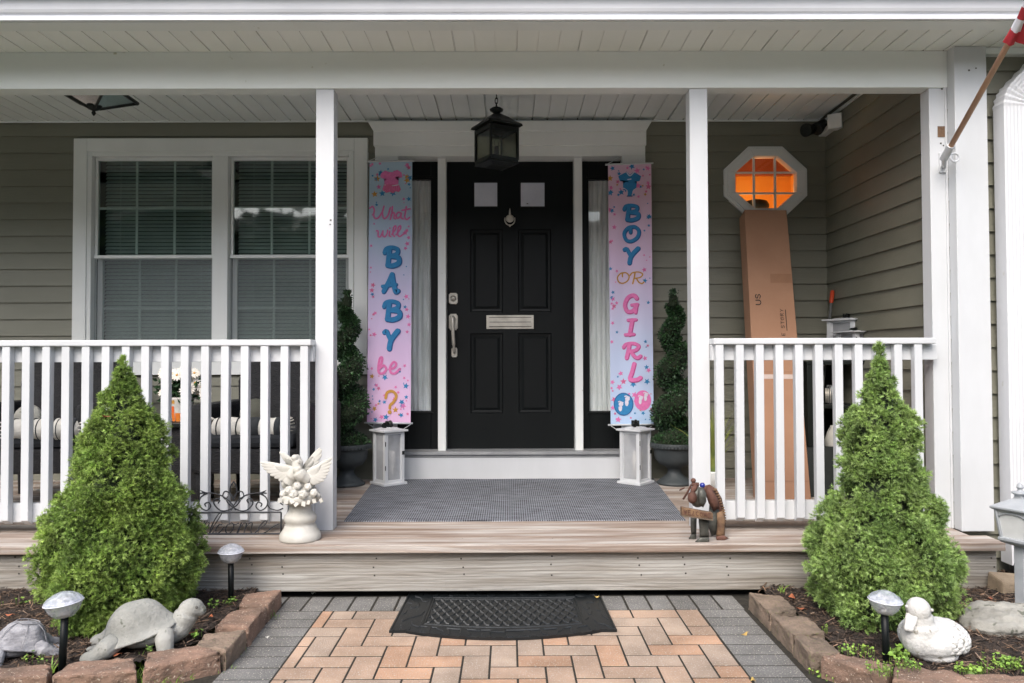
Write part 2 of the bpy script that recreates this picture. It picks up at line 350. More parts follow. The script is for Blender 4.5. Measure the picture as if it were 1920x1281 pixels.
for i in range(-12, 13):
    for j in range(-60, 9):
        m4 = (i - j) % 4; x = ox + i * .1; y = oy + j * .1
        if m4 == 0: q = (x, x + .2, y, y + .1)
        elif m4 == 2: q = (x, x + .1, y - .1, y + .1)
        else: continue
        brick(max(q[0], PXL), min(q[1], PXR), max(q[2], -3), min(q[3], PYT), orange())
for k in range(-15, 16):
    x = PXL + .0025 + (k + 8) * .1032 - .0 ; 
    if -1.05 < x < 1.06: brick(x - .1, x, PYT, PYT + .2, grey())
for j in range(64):
    y = PYT - j * .1
    brick(PXL - .2, PXL, y - .1, y, grey()); brick(PXR, PXR + .2, y - .1, y, grey())
struct(pv, 'path', 'paver', colors=[tuple(c) for c in pc])
j = MB(); j.add([(-1.12, -3, -.0014), (1.12, -3, -.0014), (1.12, 3.52, -.0014), (-1.12, 3.52, -.0014)], [(0, 1, 2, 3)]); struct(j, 'path_joint_sand', 'joint')

# ================================================================== HOUSE
YS, YD = 5.15, 5.27
HX0 = -5.6
house = thing('house', (0, YS, .25), 'tan vinyl sided house with a white covered front porch and black front door', 'house')
XR = 2.205                                        # face of the wing wall that closes the porch on the right
ZC = Z(227, 5.15)                                 # ceiling height
ZD = .26
WING_Y = 3.70
# ---- siding
H = .1150; ZB0 = .235 - H
def lap(mb, p0, p1, nrm, z0, z1):                 # lap siding between two plan points
    p0 = Vector((*p0, 0)); p1 = Vector((*p1, 0)); nrm = Vector((*nrm, 0)); k = 0
    while ZB0 + k * H < z1:
        zb, zt = ZB0 + k * H, ZB0 + (k + 1) * H; k += 1
        if zt <= z0: continue
        a, b = max(zb, z0), min(zt, z1)
        pr = lambda z: .013 * (1 - (z - zb) / H) + .001
        v = lambda p, z, e: (p.x + nrm.x * e, p.y + nrm.y * e, z)
        mb.add([v(p0, a, pr(a)), v(p1, a, pr(a)), v(p1, b, pr(b)), v(p0, b, pr(b))], [(0, 1, 2, 3)])
        if zb >= z0: mb.add([v(p0, a, pr(a)), v(p1, a, pr(a)), v(p1, a, 0), v(p0, a, 0)], [(0, 1, 2, 3)])
wx0, wx1 = X(160, YS), X(664, YS); wz1, wz0 = Z(280, YS, 400), Z(690, YS, 400)
dx0, dx1 = X(722, YS), X(1190, YS); dz1 = Z(285, YS)
sb = MB()
OX = X(1433, YS, 340); OZ = at(1433, 344, YS).z; ohx = 59 * YS / F
def back(x0, x1, z0, z1): lap(sb, (x0, YS), (x1, YS), (0, -1), z0, z1)
back(HX0, wx0, .2, 3.0); back(wx0, wx1, .2, wz0); back(wx0, wx1, wz1, 3.0); back(wx1, dx0, .2, 3.0)
back(dx0, dx1, dz1, 3.0); back(dx1, OX - ohx, .2, 3.0)
_p = YS / F; _st = [(-59, -48, 34), (-48, -36, 42), (-36, -24, 48), (-24, 24, 51), (24, 36, 48), (36, 48, 42), (48, 59, 34)]
for a_, b_, h_ in _st: back(OX + a_ * _p, OX + b_ * _p, .2, OZ - h_ * _p); back(OX + a_ * _p, OX + b_ * _p, OZ + h_ * _p, 3.0)
ohx = 59 * _p
back(OX + ohx, XR, .2, 3.0)
_r = random.Random(9)
for k in range(1, 23):
    for (xa, xb) in ((HX0, wx0 - .1), (dx1 + .15, XR - .1)):
        if _r.random() < .22: xx = _r.uniform(xa, xb); zb = ZB0 + k * H
        else: continue
        if abs(xx + .11 - OX) < .46 and abs(zb + .06 - OZ) < .36: continue
        sb.hexa([(xx, YS - .0148, zb), (xx + .22, YS - .0146, zb), (xx + .22, YS - .0026, zb + H - .004), (xx, YS - .0028, zb + H - .004)], [(xx, YS - .010, zb), (xx + .22, YS - .010, zb), (xx + .22, YS - .0005, zb + H - .004), (xx, YS - .0005, zb + H - .004)])
sb.build('siding_wall', 'siding', house)
sw = MB(); lap(sw, (XR, YS), (XR, WING_Y), (-1, 0), .2, 3.0); sw.build('siding_wall', 'siding', house)
sf = MB(); lap(sf, (XR, WING_Y), (5.6, WING_Y), (0, -1), -.02, 3.0); sf.box((XR, WING_Y + .001, -.05), (5.6, WING_Y + .1, 5.2)); sf.build('siding_wall', 'siding', house)
# inner shell of the house: keeps the rooms dark
sh = MB(); sh.box((HX0, YS + .9, -.05), (XR + .9, YS + 1.0, 5.0)); sh.box((HX0, YS + .02, -.05), (HX0 + .1, YS + .9, 5.0))
sh.box((XR + .05, WING_Y + .2, -.05), (XR + .15, YS + .9, 3.0)); sh.box((HX0, YS + .02, 2.9), (XR, YS + .9, 3.0)); sh.box((HX0, YS + .02, -.05), (XR, YS + .9, .20)); sh.build('inner_wall', 'dark', house)
uw = MB(); lap(uw, (HX0, YS), (XR + .1, YS), (0, -1), 3.5, 5.2); uw.build('unseen_upper_wall', 'siding', house)  # unseen wall above the porch, put in to shade it
# ---- unseen roof over the porch, put in to block sky light
SZ = Z(96.5, 3.70)                                # soffit height
rf = MB(); rf.hexa([(HX0 - .3, 3.28, SZ + .13), (HX0 - .3, 3.28, SZ + .10), (HX0 - .3, YS, 3.45), (HX0 - .3, YS, 3.55)], [(5.6, 3.28, SZ + .13), (5.6, 3.28, SZ + .10), (5.6, YS, 3.45), (5.6, YS, 3.55)])
rf.build('unseen_porch_roof', 'roof', house)
ur = MB(); ur.hexa([(HX0 - .3, 4.6, 5.1), (HX0 - .3, 4.6, 5.2), (HX0 - .3, 9, 7.6), (HX0 - .3, 9, 7.5)], [(5.8, 4.6, 5.1), (5.8, 4.6, 5.2), (5.8, 9, 7.6), (5.8, 9, 7.5)]); ur.build('unseen_main_roof', 'roof', house)  # unseen upper roof, also put in for its shade
# ---- ceiling and soffit: grooved vinyl panels
def grooved(name, x0, x1, y0, y1, z, pitch, phase, gw, gd, ms, lift=0):
    mb = MB(); x = x0; k = 0
    n = int((x1 - x0) / pitch)
    for i in range(n + 1):
        a = phase + x0 + i * pitch; b = a + pitch - gw
        big = 1.0 if i % 3 == 0 else .62
        mb.add([(a, y0, z), (b, y0, z), (b, y1, z), (a, y1, z)], [(3, 2, 1, 0)])
        m_ = b + gw * .5; zz = z + gd * big
        mb.add([(b, y0, z), (b, y0, zz), (b, y1, zz), (b, y1, z), (m_ + gw * .5, y0, zz), (m_ + gw * .5, y1, zz), (m_ + gw * .5, y0, z), (m_ + gw * .5, y1, z)], [(0, 1, 2, 3), (1, 4, 5, 2), (4, 6, 7, 5)])
    return mb.build(name, ms, house)
grooved('ceiling', HX0, XR - .1, 3.79, YS - .014, ZC, .1045, .02, .011, .016, 'ceil')
ct = MB(); ct.box((HX0, YS - .022, ZC - .012), (XR, YS - .014, ZC - .001)); ct.box((XR - .022, 3.8, ZC - .02), (XR - .012, YS - .02, ZC + .0)); ct.build('ceiling_trim', 'ceil', house)
# soffit has fine perforations
def perf():
    m = mat('perforated_soffit', (.88, .90, .87), .5, (.82, .84, .80), 1.5); nt = m.node_tree; N = nt.nodes; L = nt.links; p = N['Principled BSDF']
    tc = N.new('ShaderNodeTexCoord'); v = N.new('ShaderNodeTexVoronoi'); v.inputs['Scale'].default_value = 170; v.inputs['Randomness'].default_value = 0
    L.new(tc.outputs['Object'], v.inputs['Vector']); r = N.new('ShaderNodeMapRange'); r.inputs['From Min'].default_value = .26; r.inputs['From Max'].default_value = .36; r.inputs['To Min'].default_value = .6
    L.new(v.outputs['Distance'], r.inputs[0]); mx = N.new('ShaderNodeMix'); mx.data_type = 'RGBA'; mx.blend_type = 'MULTIPLY'; mx.inputs['Factor'].default_value = 1
    src = p.inputs['Base Color'].links[0].from_socket; L.new(src, mx.inputs['A']); L.new(r.outputs[0], mx.inputs['B']); L.new(mx.outputs['Result'], p.inputs['Base Color']); return m
M['soffit'] = perf()
grooved('soffit', HX0, 5.6, 3.42, 3.70, SZ, .1018, .045, .008, .009, 'soffit')
sj = MB(); sj.box((HX0, 3.36, SZ - .006), (5.6, 3.45, SZ + .02)); sj.build('soffit_trim', 'beam', house)
# gutter (K profile)
gz = Z(36, 3.34)
prof = [(3.42, gz), (3.345, gz), (3.344, gz + .019), (3.352, gz + .021), (3.352, gz + .028), (3.340, gz + .034), (3.334, gz + .046), (3.331, gz + .066), (3.330, gz + .09), (3.326, gz + .118), (3.332, gz + .122), (3.338, gz + .118), (3.42, gz + .118)]
gt = MB(); gt.hexa([(HX0 - .3, y, z) for y, z in prof], [(5.6, y, z) for y, z in prof])
gt.build('gutter', 'gutter', house, bevel=.0015)
# ---- beam, posts, corner board
bz0, bz1 = Z(165.5, 3.70), SZ
xb1 = X(1789, 3.70, 130)
b = MB(); b.box((HX0, 3.70, bz0), (xb1, 3.79, bz1)); b.build('porch_beam', 'beam', house, bevel=.003)
bt = MB(); bt.box((HX0, 3.79, bz0 + .004), (xb1, 3.80, bz0 + .2)); bt.build('beam_trim', 'beam', house)
PW = .0895
def post(pxl, extra=None):
    x0 = X(pxl, 3.71, 600); mb = MB(); mb.box((x0, 3.708, deckz(3.71)), (x0 + PW, 3.708 + PW - .008, bz0 - .0005))
    return mb.build('post', 'white', house, bevel=.0025)
post(591.5); post(1296); post(1748)
post(-760)
pt = MB(); c = at(1765, 247, 3.7065); pt.box((c.x - .018, 3.705, c.z - .027), (c.x + .018, 3.7083, c.z + .027)); pt.build('glue_patch', 'rust2', house)
hl = MB()
for (px, py, r) in ((1764, 269, .004), (1769, 273, .003), (1766, 167, .004), (620, 413, .004), (619, 421, .003)):
    c = at(px, py, 3.7075); hl = MB(); hl.box((c.x - r, c.y - .001, c.z - r), (c.x + r, c.y + .002, c.z + r)); hl.build('screw_hole', 'nail', house)
for (px, py, r) in ((1817, 132, .004), (1830, 128, .003)):
    c = at(px, py, 3.6385); hl = MB(); hl.box((c.x - r, c.y - .001, c.z - r), (c.x + r, c.y + .002, c.z + r)); hl.build('screw_hole', 'nail', house)
cx0, cx1 = X(1797, 3.64, 600), X(1858, 3.64, 600)
cb = MB(); cb.box((cx0, 3.64, deckz(3.64)), (cx1, 3.75, SZ - .002)); cb.box((XR - .022, 3.7005, deckz(3.7)), (cx0 - .001, 3.80, SZ - .04)); cb.build('corner_board', 'white', house, bevel=.003)
# frieze above wing siding
fz = MB(); fz.box((cx1 + .001, 3.655, SZ - .035), (5.6, 3.70, SZ - .003)); fz.build('frieze_board', 'beam', house)
# ---- porch floor
dk = MB(); y = 3.43; n = 0
xd1 = X(1886, 3.43, 1010)
while y < YS + .05:
    wd = .138; x1 = xd1 if y + wd < WING_Y - .06 else XR - .015
    dk.hexa([(HX0, y, deckz(y)), (x1, y, deckz(y)), (x1, y + wd, deckz(y + wd)), (HX0, y + wd, deckz(y + wd))], [(HX0, y, deckz(y) - .038), (x1, y, deckz(y) - .038), (x1, y + wd, deckz(y + wd) - .038), (HX0, y + wd, deckz(y + wd) - .038)])
    y += wd + .005; n += 1
dk.build('porch_floor', 'wood_deck', house, bevel=.004)
xr1 = X(1869, 3.47, 1060)
rs = MB(); zr0 = Z(1108, 3.47); rs.box((HX0, 3.47, zr0), (xr1, 3.505, .216)); rs.box((xr1 - .03, 3.507, zr0), (xr1 - .001, 3.70, .215)); rs.build('riser_board', 'wood_grey', house, bevel=.003)
rr = random.Random(5)
for px in (-80, 32, 270, 470, 533, 702, 867, 1036, 1200, 1282, 1367, 1520, 1700, 1862):
    for py in (1045, 1061, 1078):
        q = at(px + rr.uniform(-4, 4), py + rr.uniform(-3, 3), 3.4685); nl = MB(); nl.ell(q, (.0042, .002, .0042), nu=8, nv=4); nl.build('nail', 'nail', house)
for px in (867, 1036, 1367): q = onz(px, 1010, deckz(3.5)); nl = MB(); nl.ell(q, (.004, .004, .0012), nu=8, nv=4); nl.build('nail', 'nail', house)
# dark crawl space skirt behind the riser
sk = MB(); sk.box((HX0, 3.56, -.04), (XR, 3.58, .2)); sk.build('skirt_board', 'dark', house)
# ---- double window
def window():
    W = MB().box((0, 0, 0), (.001, .001, .001))
    W = MB()
    Yf = YS - .038
    def fr(mb, px0, px1, py0, py1, t, ya, yb, Yq=None):     # rectangular frame in pixels at depth ya
        x0, x1 = X(px0, ya, 450), X(px1, ya, 450); z1_, z0_ = Z(py0, ya, 400), Z(py1, ya, 400)
        tt = t if isinstance(t, tuple) else (t,) * 4        # left,right,top,bottom metres
        mb.box((x0, ya, z0_), (x0 + tt[0], yb, z1_)); mb.box((x1 - tt[1], ya, z0_), (x1, yb, z1_))
        mb.box((x0 + tt[0], ya, z1_ - tt[2]), (x1 - tt[1], yb, z1_)); mb.box((x0 + tt[0], ya, z0_), (x1 - tt[1], yb, z0_ + tt[3]))
        return x0 + tt[0], x1 - tt[1], z0_ + tt[3], z1_ - tt[2]
    fr(W, 136, 689, 259, 703, (.092, .092, .09, .1), Yf, YS + .01)
    w0 = W.build('window', 'trim', house, bevel=.003)
    fm = MB(); a, b_, c_, d_ = fr(fm, 161, 663, 283, 690, (.035, .035, .035, .05), Yf + .010, YS + .05)
    mx0, mx1 = X(398, Yf + .01, 450), X(427, Yf + .01, 450)
    fm.box((mx0, Yf + .008, c_), (mx1, YS + .05, d_)); fm.build('frame', 'trim', w0, bevel=.004)
    for (q0, q1) in ((a, mx0), (mx1, b_)):
        zmid = Z(482, YS + .03, 400); sx = .022
        # outer (upper) sash then inner (lower) sash
        for (z0_, z1_, ys, dd) in ((zmid - .012, d_, YS + .012, 0), (c_, zmid + .012, YS + .052, .014)):
            s_ = MB(); t = sx + dd
            s_.box((q0 + .004, ys, z0_), (q0 + t, ys + .03, z1_)); s_.box((q1 - t, ys, z0_), (q1 - .004, ys + .03, z1_))
            s_.box((q0 + t, ys, z1_ - .022), (q1 - t, ys + .03, z1_)); s_.box((q0 + t, ys, z0_), (q1 - t, ys + .03, z0_ + .022)); s_.build('sash', 'trim' if not dd else 'trim', w0, bevel=.002)
            p_ = MB(); p_.add([(q0 + t, ys + .012, z0_ + .02), (q1 - t, ys + .012, z0_ + .02), (q1 - t, ys + .012, z1_ - .02), (q0 + t, ys + .012, z1_ - .02)], [(0, 1, 2, 3)]); p_.build('pane', 'pane', w0)
            mu = MB(); yy = ys + .016
            for k in (1, 2): xm = q0 + t + (q1 - q0 - 2 * t) * k / 3; mu.box((xm - .008, yy, z0_ + .02), (xm + .008, yy + .006, z1_ - .02))
            zm = (z0_ + z1_) / 2; mu.box((q0 + t, yy + .0011, zm - .008), (q1 - t, yy + .0069, zm + .008)); mu.build('muntin_grid', 'trim', w0)
        rl = MB(); rl.box((q0 + .003, YS + .004, zmid - .011), (q1 - .003, YS + .046, zmid + .011)); rl.build('meeting_rail', 'trim', w0, bevel=.002)
        sc_n = MB(); sc_n.add([(q0 + .004, YS + .013, c_), (q1 - .004, YS + .013, c_), (q1 - .004, YS + .013, zmid - .012), (q0 + .004, YS + .013, zmid - .012)], [(0, 1, 2, 3)]); sc_n.build('insect_screen', M['screen'], w0)
        bl = MB(); z_ = c_ + .01; k = 0
        while z_ < d_:
            wob = math.sin(k * 12.9) * .002
            bl.hexa([(q0 + .02, YS + .115, z_ - .011), (q1 - .02, YS + .115, z_ - .011 + wob), (q1 - .02, YS + .136, z_ + .012 + wob), (q0 + .02, YS + .136, z_ + .012)], [(q0 + .02, YS + .1152, z_ - .009), (q1 - .02, YS + .1152, z_ - .009 + wob), (q1 - .02, YS + .1362, z_ + .014 + wob), (q0 + .02, YS + .1362, z_ + .014)])
            z_ += .0262; k += 1
        for xx in (q0 + .13, q1 - .13): bl.box((xx, YS + .108, c_), (xx + .003, YS + .110, d_))
        bl.build('blinds', 'blind', w0)
window()
# ---- octagonal window with a lamplit room behind it
def octo(hx, hz, fx, fz): return [(-fx, hz), (fx, hz), (hx, fz), (hx, -fz), (fx, -hz), (-fx, -hz), (-hx, -fz), (-hx, fz)]
def octring(mb, A, B, ya, yb, ybb=None):
    for i in range(8):
        a0, a1, b0, b1 = A[i], A[(i + 1) % 8], B[i], B[(i + 1) % 8]
        P = lambda p, y: (OX + p[0], y, OZ + p[1])
        mb.hexa([P(a0, ya), P(a1, ya), P(b1, ya), P(b0, ya)], [P(a0, yb), P(a1, yb), P(b1, yb), P(b0, yb)])
sc = YS / F
O1 = octo(78 * sc, 68 * sc, 32 * sc, 25 * sc); O2 = octo(72 * sc, 62 * sc, 29.5 * sc, 23 * sc); O3 = octo(57.5 * sc, 49 * sc, 22 * sc, 18 * sc)
ow = MB(); octring(ow, O1, O2, YS - .030, YS + .02); owo = ow.build('octagonal_window', 'trim', house, bevel=.002)
of = MB(); octring(of, O2, O3, YS - .040, YS + .03); of.build('frame', 'trim', owo, bevel=.003)
og = MB(); og.add([(OX + x, YS + .012, OZ + z) for x, z in O3], [tuple(range(8))]); og.build('pane', glass('thin_glass', (1, 1, 1), .04), owo)
om = MB()
for s_ in (-20, 20): om.box((OX + s_ * sc - .0075, YS - .006, OZ - 48 * sc), (OX + s_ * sc + .0075, YS + .004, OZ + 48 * sc))
for s_ in (-28, 11): om.box((OX - 57 * sc, YS - .0045, OZ + (-s_ - 8) * sc - .0065), (OX + 57 * sc, YS + .003, OZ + (-s_ - 8) * sc + .0065))
om.build('muntin_grid', 'trim', owo)
orm = MB(); RX, RZ = .42, .40; yb = YS + .62
orm.add([(OX - RX, yb, OZ - RZ), (OX + RX, yb, OZ - RZ), (OX + RX, yb, OZ + RZ), (OX - RX, yb, OZ + RZ)], [(0, 1, 2, 3)])
for sx in (-1, 1): orm.add([(OX + sx * RX, YS + .03, OZ - RZ), (OX + sx * RX, yb, OZ - RZ), (OX + sx * RX, yb, OZ + RZ), (OX + sx * RX, YS + .03, OZ + RZ)], [(0, 1, 2, 3)])
for sz in (-1, 1): orm.add([(OX - RX, YS + .03, OZ + sz * RZ), (OX + RX, YS + .03, OZ + sz * RZ), (OX + RX, yb, OZ + sz * RZ), (OX - RX, yb, OZ + sz * RZ)], [(0, 1, 2, 3)], 1 if sz > 0 else 0)
orm.box((OX - .05, yb - .03, OZ - RZ), (OX - .02, yb - .001, OZ + RZ)); orm.box((OX - .02, yb - .05, OZ + .20), (OX + RX, yb - .002, OZ + RZ), 1)
orm.build('lit_room', [mat('amber_wall', (.84, .42, .07), .8, (.76, .34, .045), 3), mat('brown_shade', (.30, .09, .03), .8)], owo)  # brown ceiling and block carry the room's upper shadow in their colour
pld = bpy.data.lights.new('room_lamp', 'POINT'); pld.energy = 4.2; pld.color = (1, .80, .48); pld.shadow_soft_size = .06; plo = bpy.data.objects.new('room_lamp', pld); col.objects.link(plo); plo.location = (OX - .16, YS + .26, OZ - .34)
bw = MB(); bw.lathe([(.01, -.06), (.075, -.055), (.088, -.03), (.086, -.012), (.07, .012), (.03, .022), (.005, .024)], at(1419, 380, YS + .14), 24, sy=.6)
tag(bw.build('vase', mat('dark_vase', (.006, .010, .009), .5), smooth=True), 'dark round vase top silhouetted inside the lit octagonal window', 'vase')
# ---- entry door surround
def pbox(mb, px0, px1, py0, py1, ya, yb, mi=0, cx=None):
    x0, x1 = X(px0, ya, 640), X(px1, ya, 640); z1_, z0_ = at((px0 + px1) / 2, py0, ya).z, at((px0 + px1) / 2, py1, ya).z
    return mb.box((x0, ya, z0_), (x1, yb, z1_), mi)
YC = YS - .045
su = MB()
def hexp(mb, pts, ya, yb, mi=0): F_ = [at(px, py, ya) for px, py in pts]; mb.hexa(F_, [Vector((p.x, yb, p.z)) for p in F_], mi)
hexp(su, [(689, 227.5), (1223, 226), (1213, 243), (1212, 245), (700, 246), (699, 244)], YC - .05, YS)
hexp(su, [(700, 246), (1212, 245), (1212, 272), (700, 273)], YC - .02, YS)
hexp(su, [(703, 273.3), (1210, 272.3), (1210, 292), (703, 293)], YC, YS + .02)
hexp(su, [(703, 293), (746, 293), (742, 898), (699, 898)], YC, YS + .02); hexp(su, [(1166, 292), (1210, 292), (1212, 898), (1168, 898)], YC, YS + .02)
door_frame = su.build('door_surround', 'trim', house, bevel=.003)
ml = MB()
pbox(ml, 821, 836, 293, 848, YS + .02, YD + .03); pbox(ml, 1078, 1093, 293, 848, YS + .02, YD + .03); pbox(ml, 746, 1168, 293, 297, YS + .025, YD); ml.build('door_jamb', 'trim', house, bevel=.003)
sl_ = MB(); pbox(sl_, 700, 1212, 847, 853, YS - .05, YD + .03); pbox(sl_, 702, 1210, 853.2, 858, YS - .035, YD + .02); sl_.build('door_sill', mat('grey_sill', (.33, .34, .35), .5, (.22, .23, .24), 5), house, bevel=.002)
sr = MB(); pbox(sr, 700, 1212, 858, 903, YS - .03, YS + .02); sr.build('door_step_board', 'white', house, bevel=.002)
# door slab with raised panels
def panelled(mb, px0, px1, py0, py1, Yd, panels):
    x0, x1 = X(px0, Yd), X(px1, Yd); z1_, z0_ = Z(py0, Yd), Z(py1, Yd)
    pn = [(X(a, Yd), X(b, Yd), Z(d, Yd), Z(c, Yd)) for a, b, c, d in panels]
    xs = sorted({x0, x1, *[q for p in pn for q in p[:2]]}); zs = sorted({z0_, z1_, *[q for p in pn for q in p[2:]]})
    for i in range(len(xs) - 1):
        for k in range(len(zs) - 1):
            xm, zm = (xs[i] + xs[i + 1]) / 2, (zs[k] + zs[k + 1]) / 2
            if any(p[0] < xm < p[1] and p[2] < zm < p[3] for p in pn): continue
            mb.add([(xs[i], Yd, zs[k]), (xs[i + 1], Yd, zs[k]), (xs[i + 1], Yd, zs[k + 1]), (xs[i], Yd, zs[k + 1])], [(0, 1, 2, 3)])
    for (a, b, c, d) in pn:
        prev = None
        for (e, dy) in ((0, 0), (.006, .010), (.022, .012), (.040, .002)):
            rg = [(a + e, Yd + dy, c + e), (b - e, Yd + dy, c + e), (b - e, Yd + dy, d - e), (a + e, Yd + dy, d - e)]
            if prev: mb.add(prev + rg, [(k, (k + 1) % 4, 4 + (k + 1) % 4, 4 + k) for k in range(4)])
            prev = rg
        mb.add(prev, [(0, 1, 2, 3)])
    mb.box((x0, Yd + .001, z0_), (x1, Yd + .002, z0_ + .001))
d = MB(); panelled(d, 836, 1078, 297, 845, YD, [(882, 943, 625, 775), (972, 1034, 625, 775), (882, 943, 430, 585), (972, 1034, 430, 585)])
d.box((X(836, YD), YD + .013, Z(845, YD)), (X(1078, YD), YD + .04, Z(297, YD)))
door = d.build('front_door', 'black_door', house)
pw = MB()
for (a, b_) in ((890, 933), (977.5, 1022)):
    pw = MB(); pbox(pw, a - 2, b_ + 2, 341, 389, YD - .006, YD); pw.build('light_frame', 'black_door', door, bevel=.002)
    pp = MB(); pbox(pp, a, b_, 343, 387, YD - .0085, YD - .006); pp.build('window_paper', 'paper', door)
sm = MB(); q = at(1001 - 12, 382, YD - .0095); sm.box((q.x - .006, q.y, q.z - .003), (q.x + .006, q.y + .0008, q.z + .003)); sm.build('paper_smudge', 'nail', door)
ms_ = MB(); pbox(ms_, 912, 1001, 591, 617, YD - .012, YD); mso = ms_.build('mail_slot', 'metal', door, bevel=.003)
fl = MB(); pbox(fl, 918, 995.5, 596, 612, YD - .016, YD - .011); fl.build('flap', 'metal', mso, bevel=.002)
fg = MB(); pbox(fg, 918, 995.5, 603.5, 604.5, YD - .0175, YD - .0158); pbox(fg, 917, 996.5, 594.6, 595.6, YD - .0135, YD - .0118); pbox(fg, 917, 996.5, 612.4, 613.4, YD - .0135, YD - .0118); fg.build('flap_groove', 'nail', mso)
# knocker
kk = MB(); k0 = at(956, 410, YD - .012); kk.ell(k0, (.030, .008, .028)); kk.lathe([(.001, 0), (.008, .01), (.006, .035), (.001, .055)], (k0.x, k0.y, k0.z + .02), 10)
ko = kk.build('door_knocker', 'metal', door, smooth=True)
kr = MB(); kr.tube([(k0.x + math.cos(a) * .036, k0.y - .016, k0.z - .010 + math.sin(a) * .040) for a in [R(160) + R(220) * i / 16 for i in range(17)]], .0042, 8); kr.ell((k0.x, k0.y - .014, k0.z - .052), (.007, .007, .010)); kr.build('ring', 'metal', ko, smooth=True)
# deadbolt and handle set
def shield(mb, cx_, cz_, hw, hh, y): 
    pts = [(-.7, 1), (.7, 1), (.8, .82), (1, .78), (1, -.78), (.8, -.82), (.7, -1), (-.7, -1), (-.8, -.82), (-1, -.78), (-1, .78), (-.8, .82)]
    mb.hexa([(cx_ + a * hw, y - .010, cz_ + b * hh) for a, b in pts], [(cx_ + a * hw, y, cz_ + b * hh) for a, b in pts])
db = MB(); c = at(850, 560, YD); shield(db, c.x, c.z, .032, .040, YD); dbo = db.build('deadbolt', 'metal', door, bevel=.003)
cy = MB(); cy.lathe([(.021, 0), (.020, .010), (.013, .014), (.012, .016)], (c.x, YD - .009, c.z), 24, mtx=dirm((0, -1, 0))); cy.build('keyhole_cylinder', 'metal', dbo, smooth=True)
hb = MB(); c = at(850, 604, YD); shield(hb, c.x, c.z, .032, .058, YD); hbo = hb.build('door_handle', 'metal', door, bevel=.003); c2_ = at(852, 661, YD); hb = MB(); shield(hb, c2_.x, c2_.z, .021, .034, YD); hb.build('lower_plate', 'metal', hbo, bevel=.003)
hp = MB(); hp.tube(spline([(c.x, YD - .01, c.z + .018), (c.x, YD - .050, c.z + .030), (c.x + .001, YD - .070, c.z + .005), (c.x + .003, YD - .068, c.z - .08), (c.x + .007, YD - .055, c.z - .16), (c.x + .008, YD - .035, c.z - .205), (c.x + .008, YD - .012, c.z - .215)], 6), [.010] * 3 + [.014] * 6 + [.013] * 6 + [.012] * 10 + [.009] * 6 + [.010] * 6, 10); hp.build('grip', 'metal', hbo, smooth=True)
th = MB(); th.ell((c.x, YD - .045, c.z + .036), (.010, .026, .007)); th.ell((c.x, YD - .012, c.z + .018), (.017, .006, .020)); th.build('thumb_latch', 'metal', hbo, smooth=True)
# sidelights
for (a, b_, ga, gb, side) in ((744, 821, 762, 808, 0), (1093, 1168, 1105, 1150, 1)):
    s_ = MB(); y0 = YD - .01
    pbox(s_, a, ga, 297, 848, y0, y0 + .04); pbox(s_, gb, b_, 297, 848, y0, y0 + .04); pbox(s_, ga, gb, 297, 337, y0, y0 + .04); pbox(s_, ga, gb, 771, 848, y0, y0 + .04)
    so_ = s_.build('sidelight', 'black_door', house, bevel=.003)
    for (pa, pb) in ((773, 776), (330, 333)): m_ = MB(); pbox(m_, ga - 4, gb + 4, pa, pb, y0 - .008, y0 + .001); m_.build('glazing_bead', 'black_door', so_, bevel=.002)
    g_ = MB(); q0, q1, z0_, z1_ = X(ga, y0), X(gb, y0), Z(771, y0), Z(337, y0); g_.add([(q0, y0 + .018, z0_), (q1, y0 + .018, z0_), (q1, y0 + .018, z1_), (q0, y0 + .018, z1_)], [(0, 1, 2, 3)]); g_.build('pane', 'clear', so_)
    c_ = MB(); n = 60; mz = 44; vs = []
    for k in range(mz + 1):
        t = k / mz
        for i in range(n + 1):
            u = i / n; yy = y0 + .036 + .006 * math.sin(u * 34 + 1.2 * math.sin(t * 5)) + .011 * (mn.noise(Vector((u * 2 + side * 5, t * 9, 0)))) + (.012 * mn.noise(Vector((u * 1.3, t * 22, 3 + side))) if not side else 0)
            vs.append((q0 - .01 + (q1 - q0 + .02) * u, yy, z0_ - .01 + (z1_ - z0_ + .02) * t))
    c_.add(vs, [(k * (n + 1) + i, k * (n + 1) + i + 1, (k + 1) * (n + 1) + i + 1, (k + 1) * (n + 1) + i) for k in range(mz) for i in range(n)]); c_.build('curtain', 'curtain', so_, smooth=True)
# ---- corner conduit
co = MB(); q = at(1556, 243, YS - .03); co.tube([(q.x, YS - .03, q.z), (q.x, YS - .03, .3)], .006, 8); co.build('corner_conduit', mat('conduit_grey', (.14, .15, .15), .5, (.10, .11, .11), 8), house)
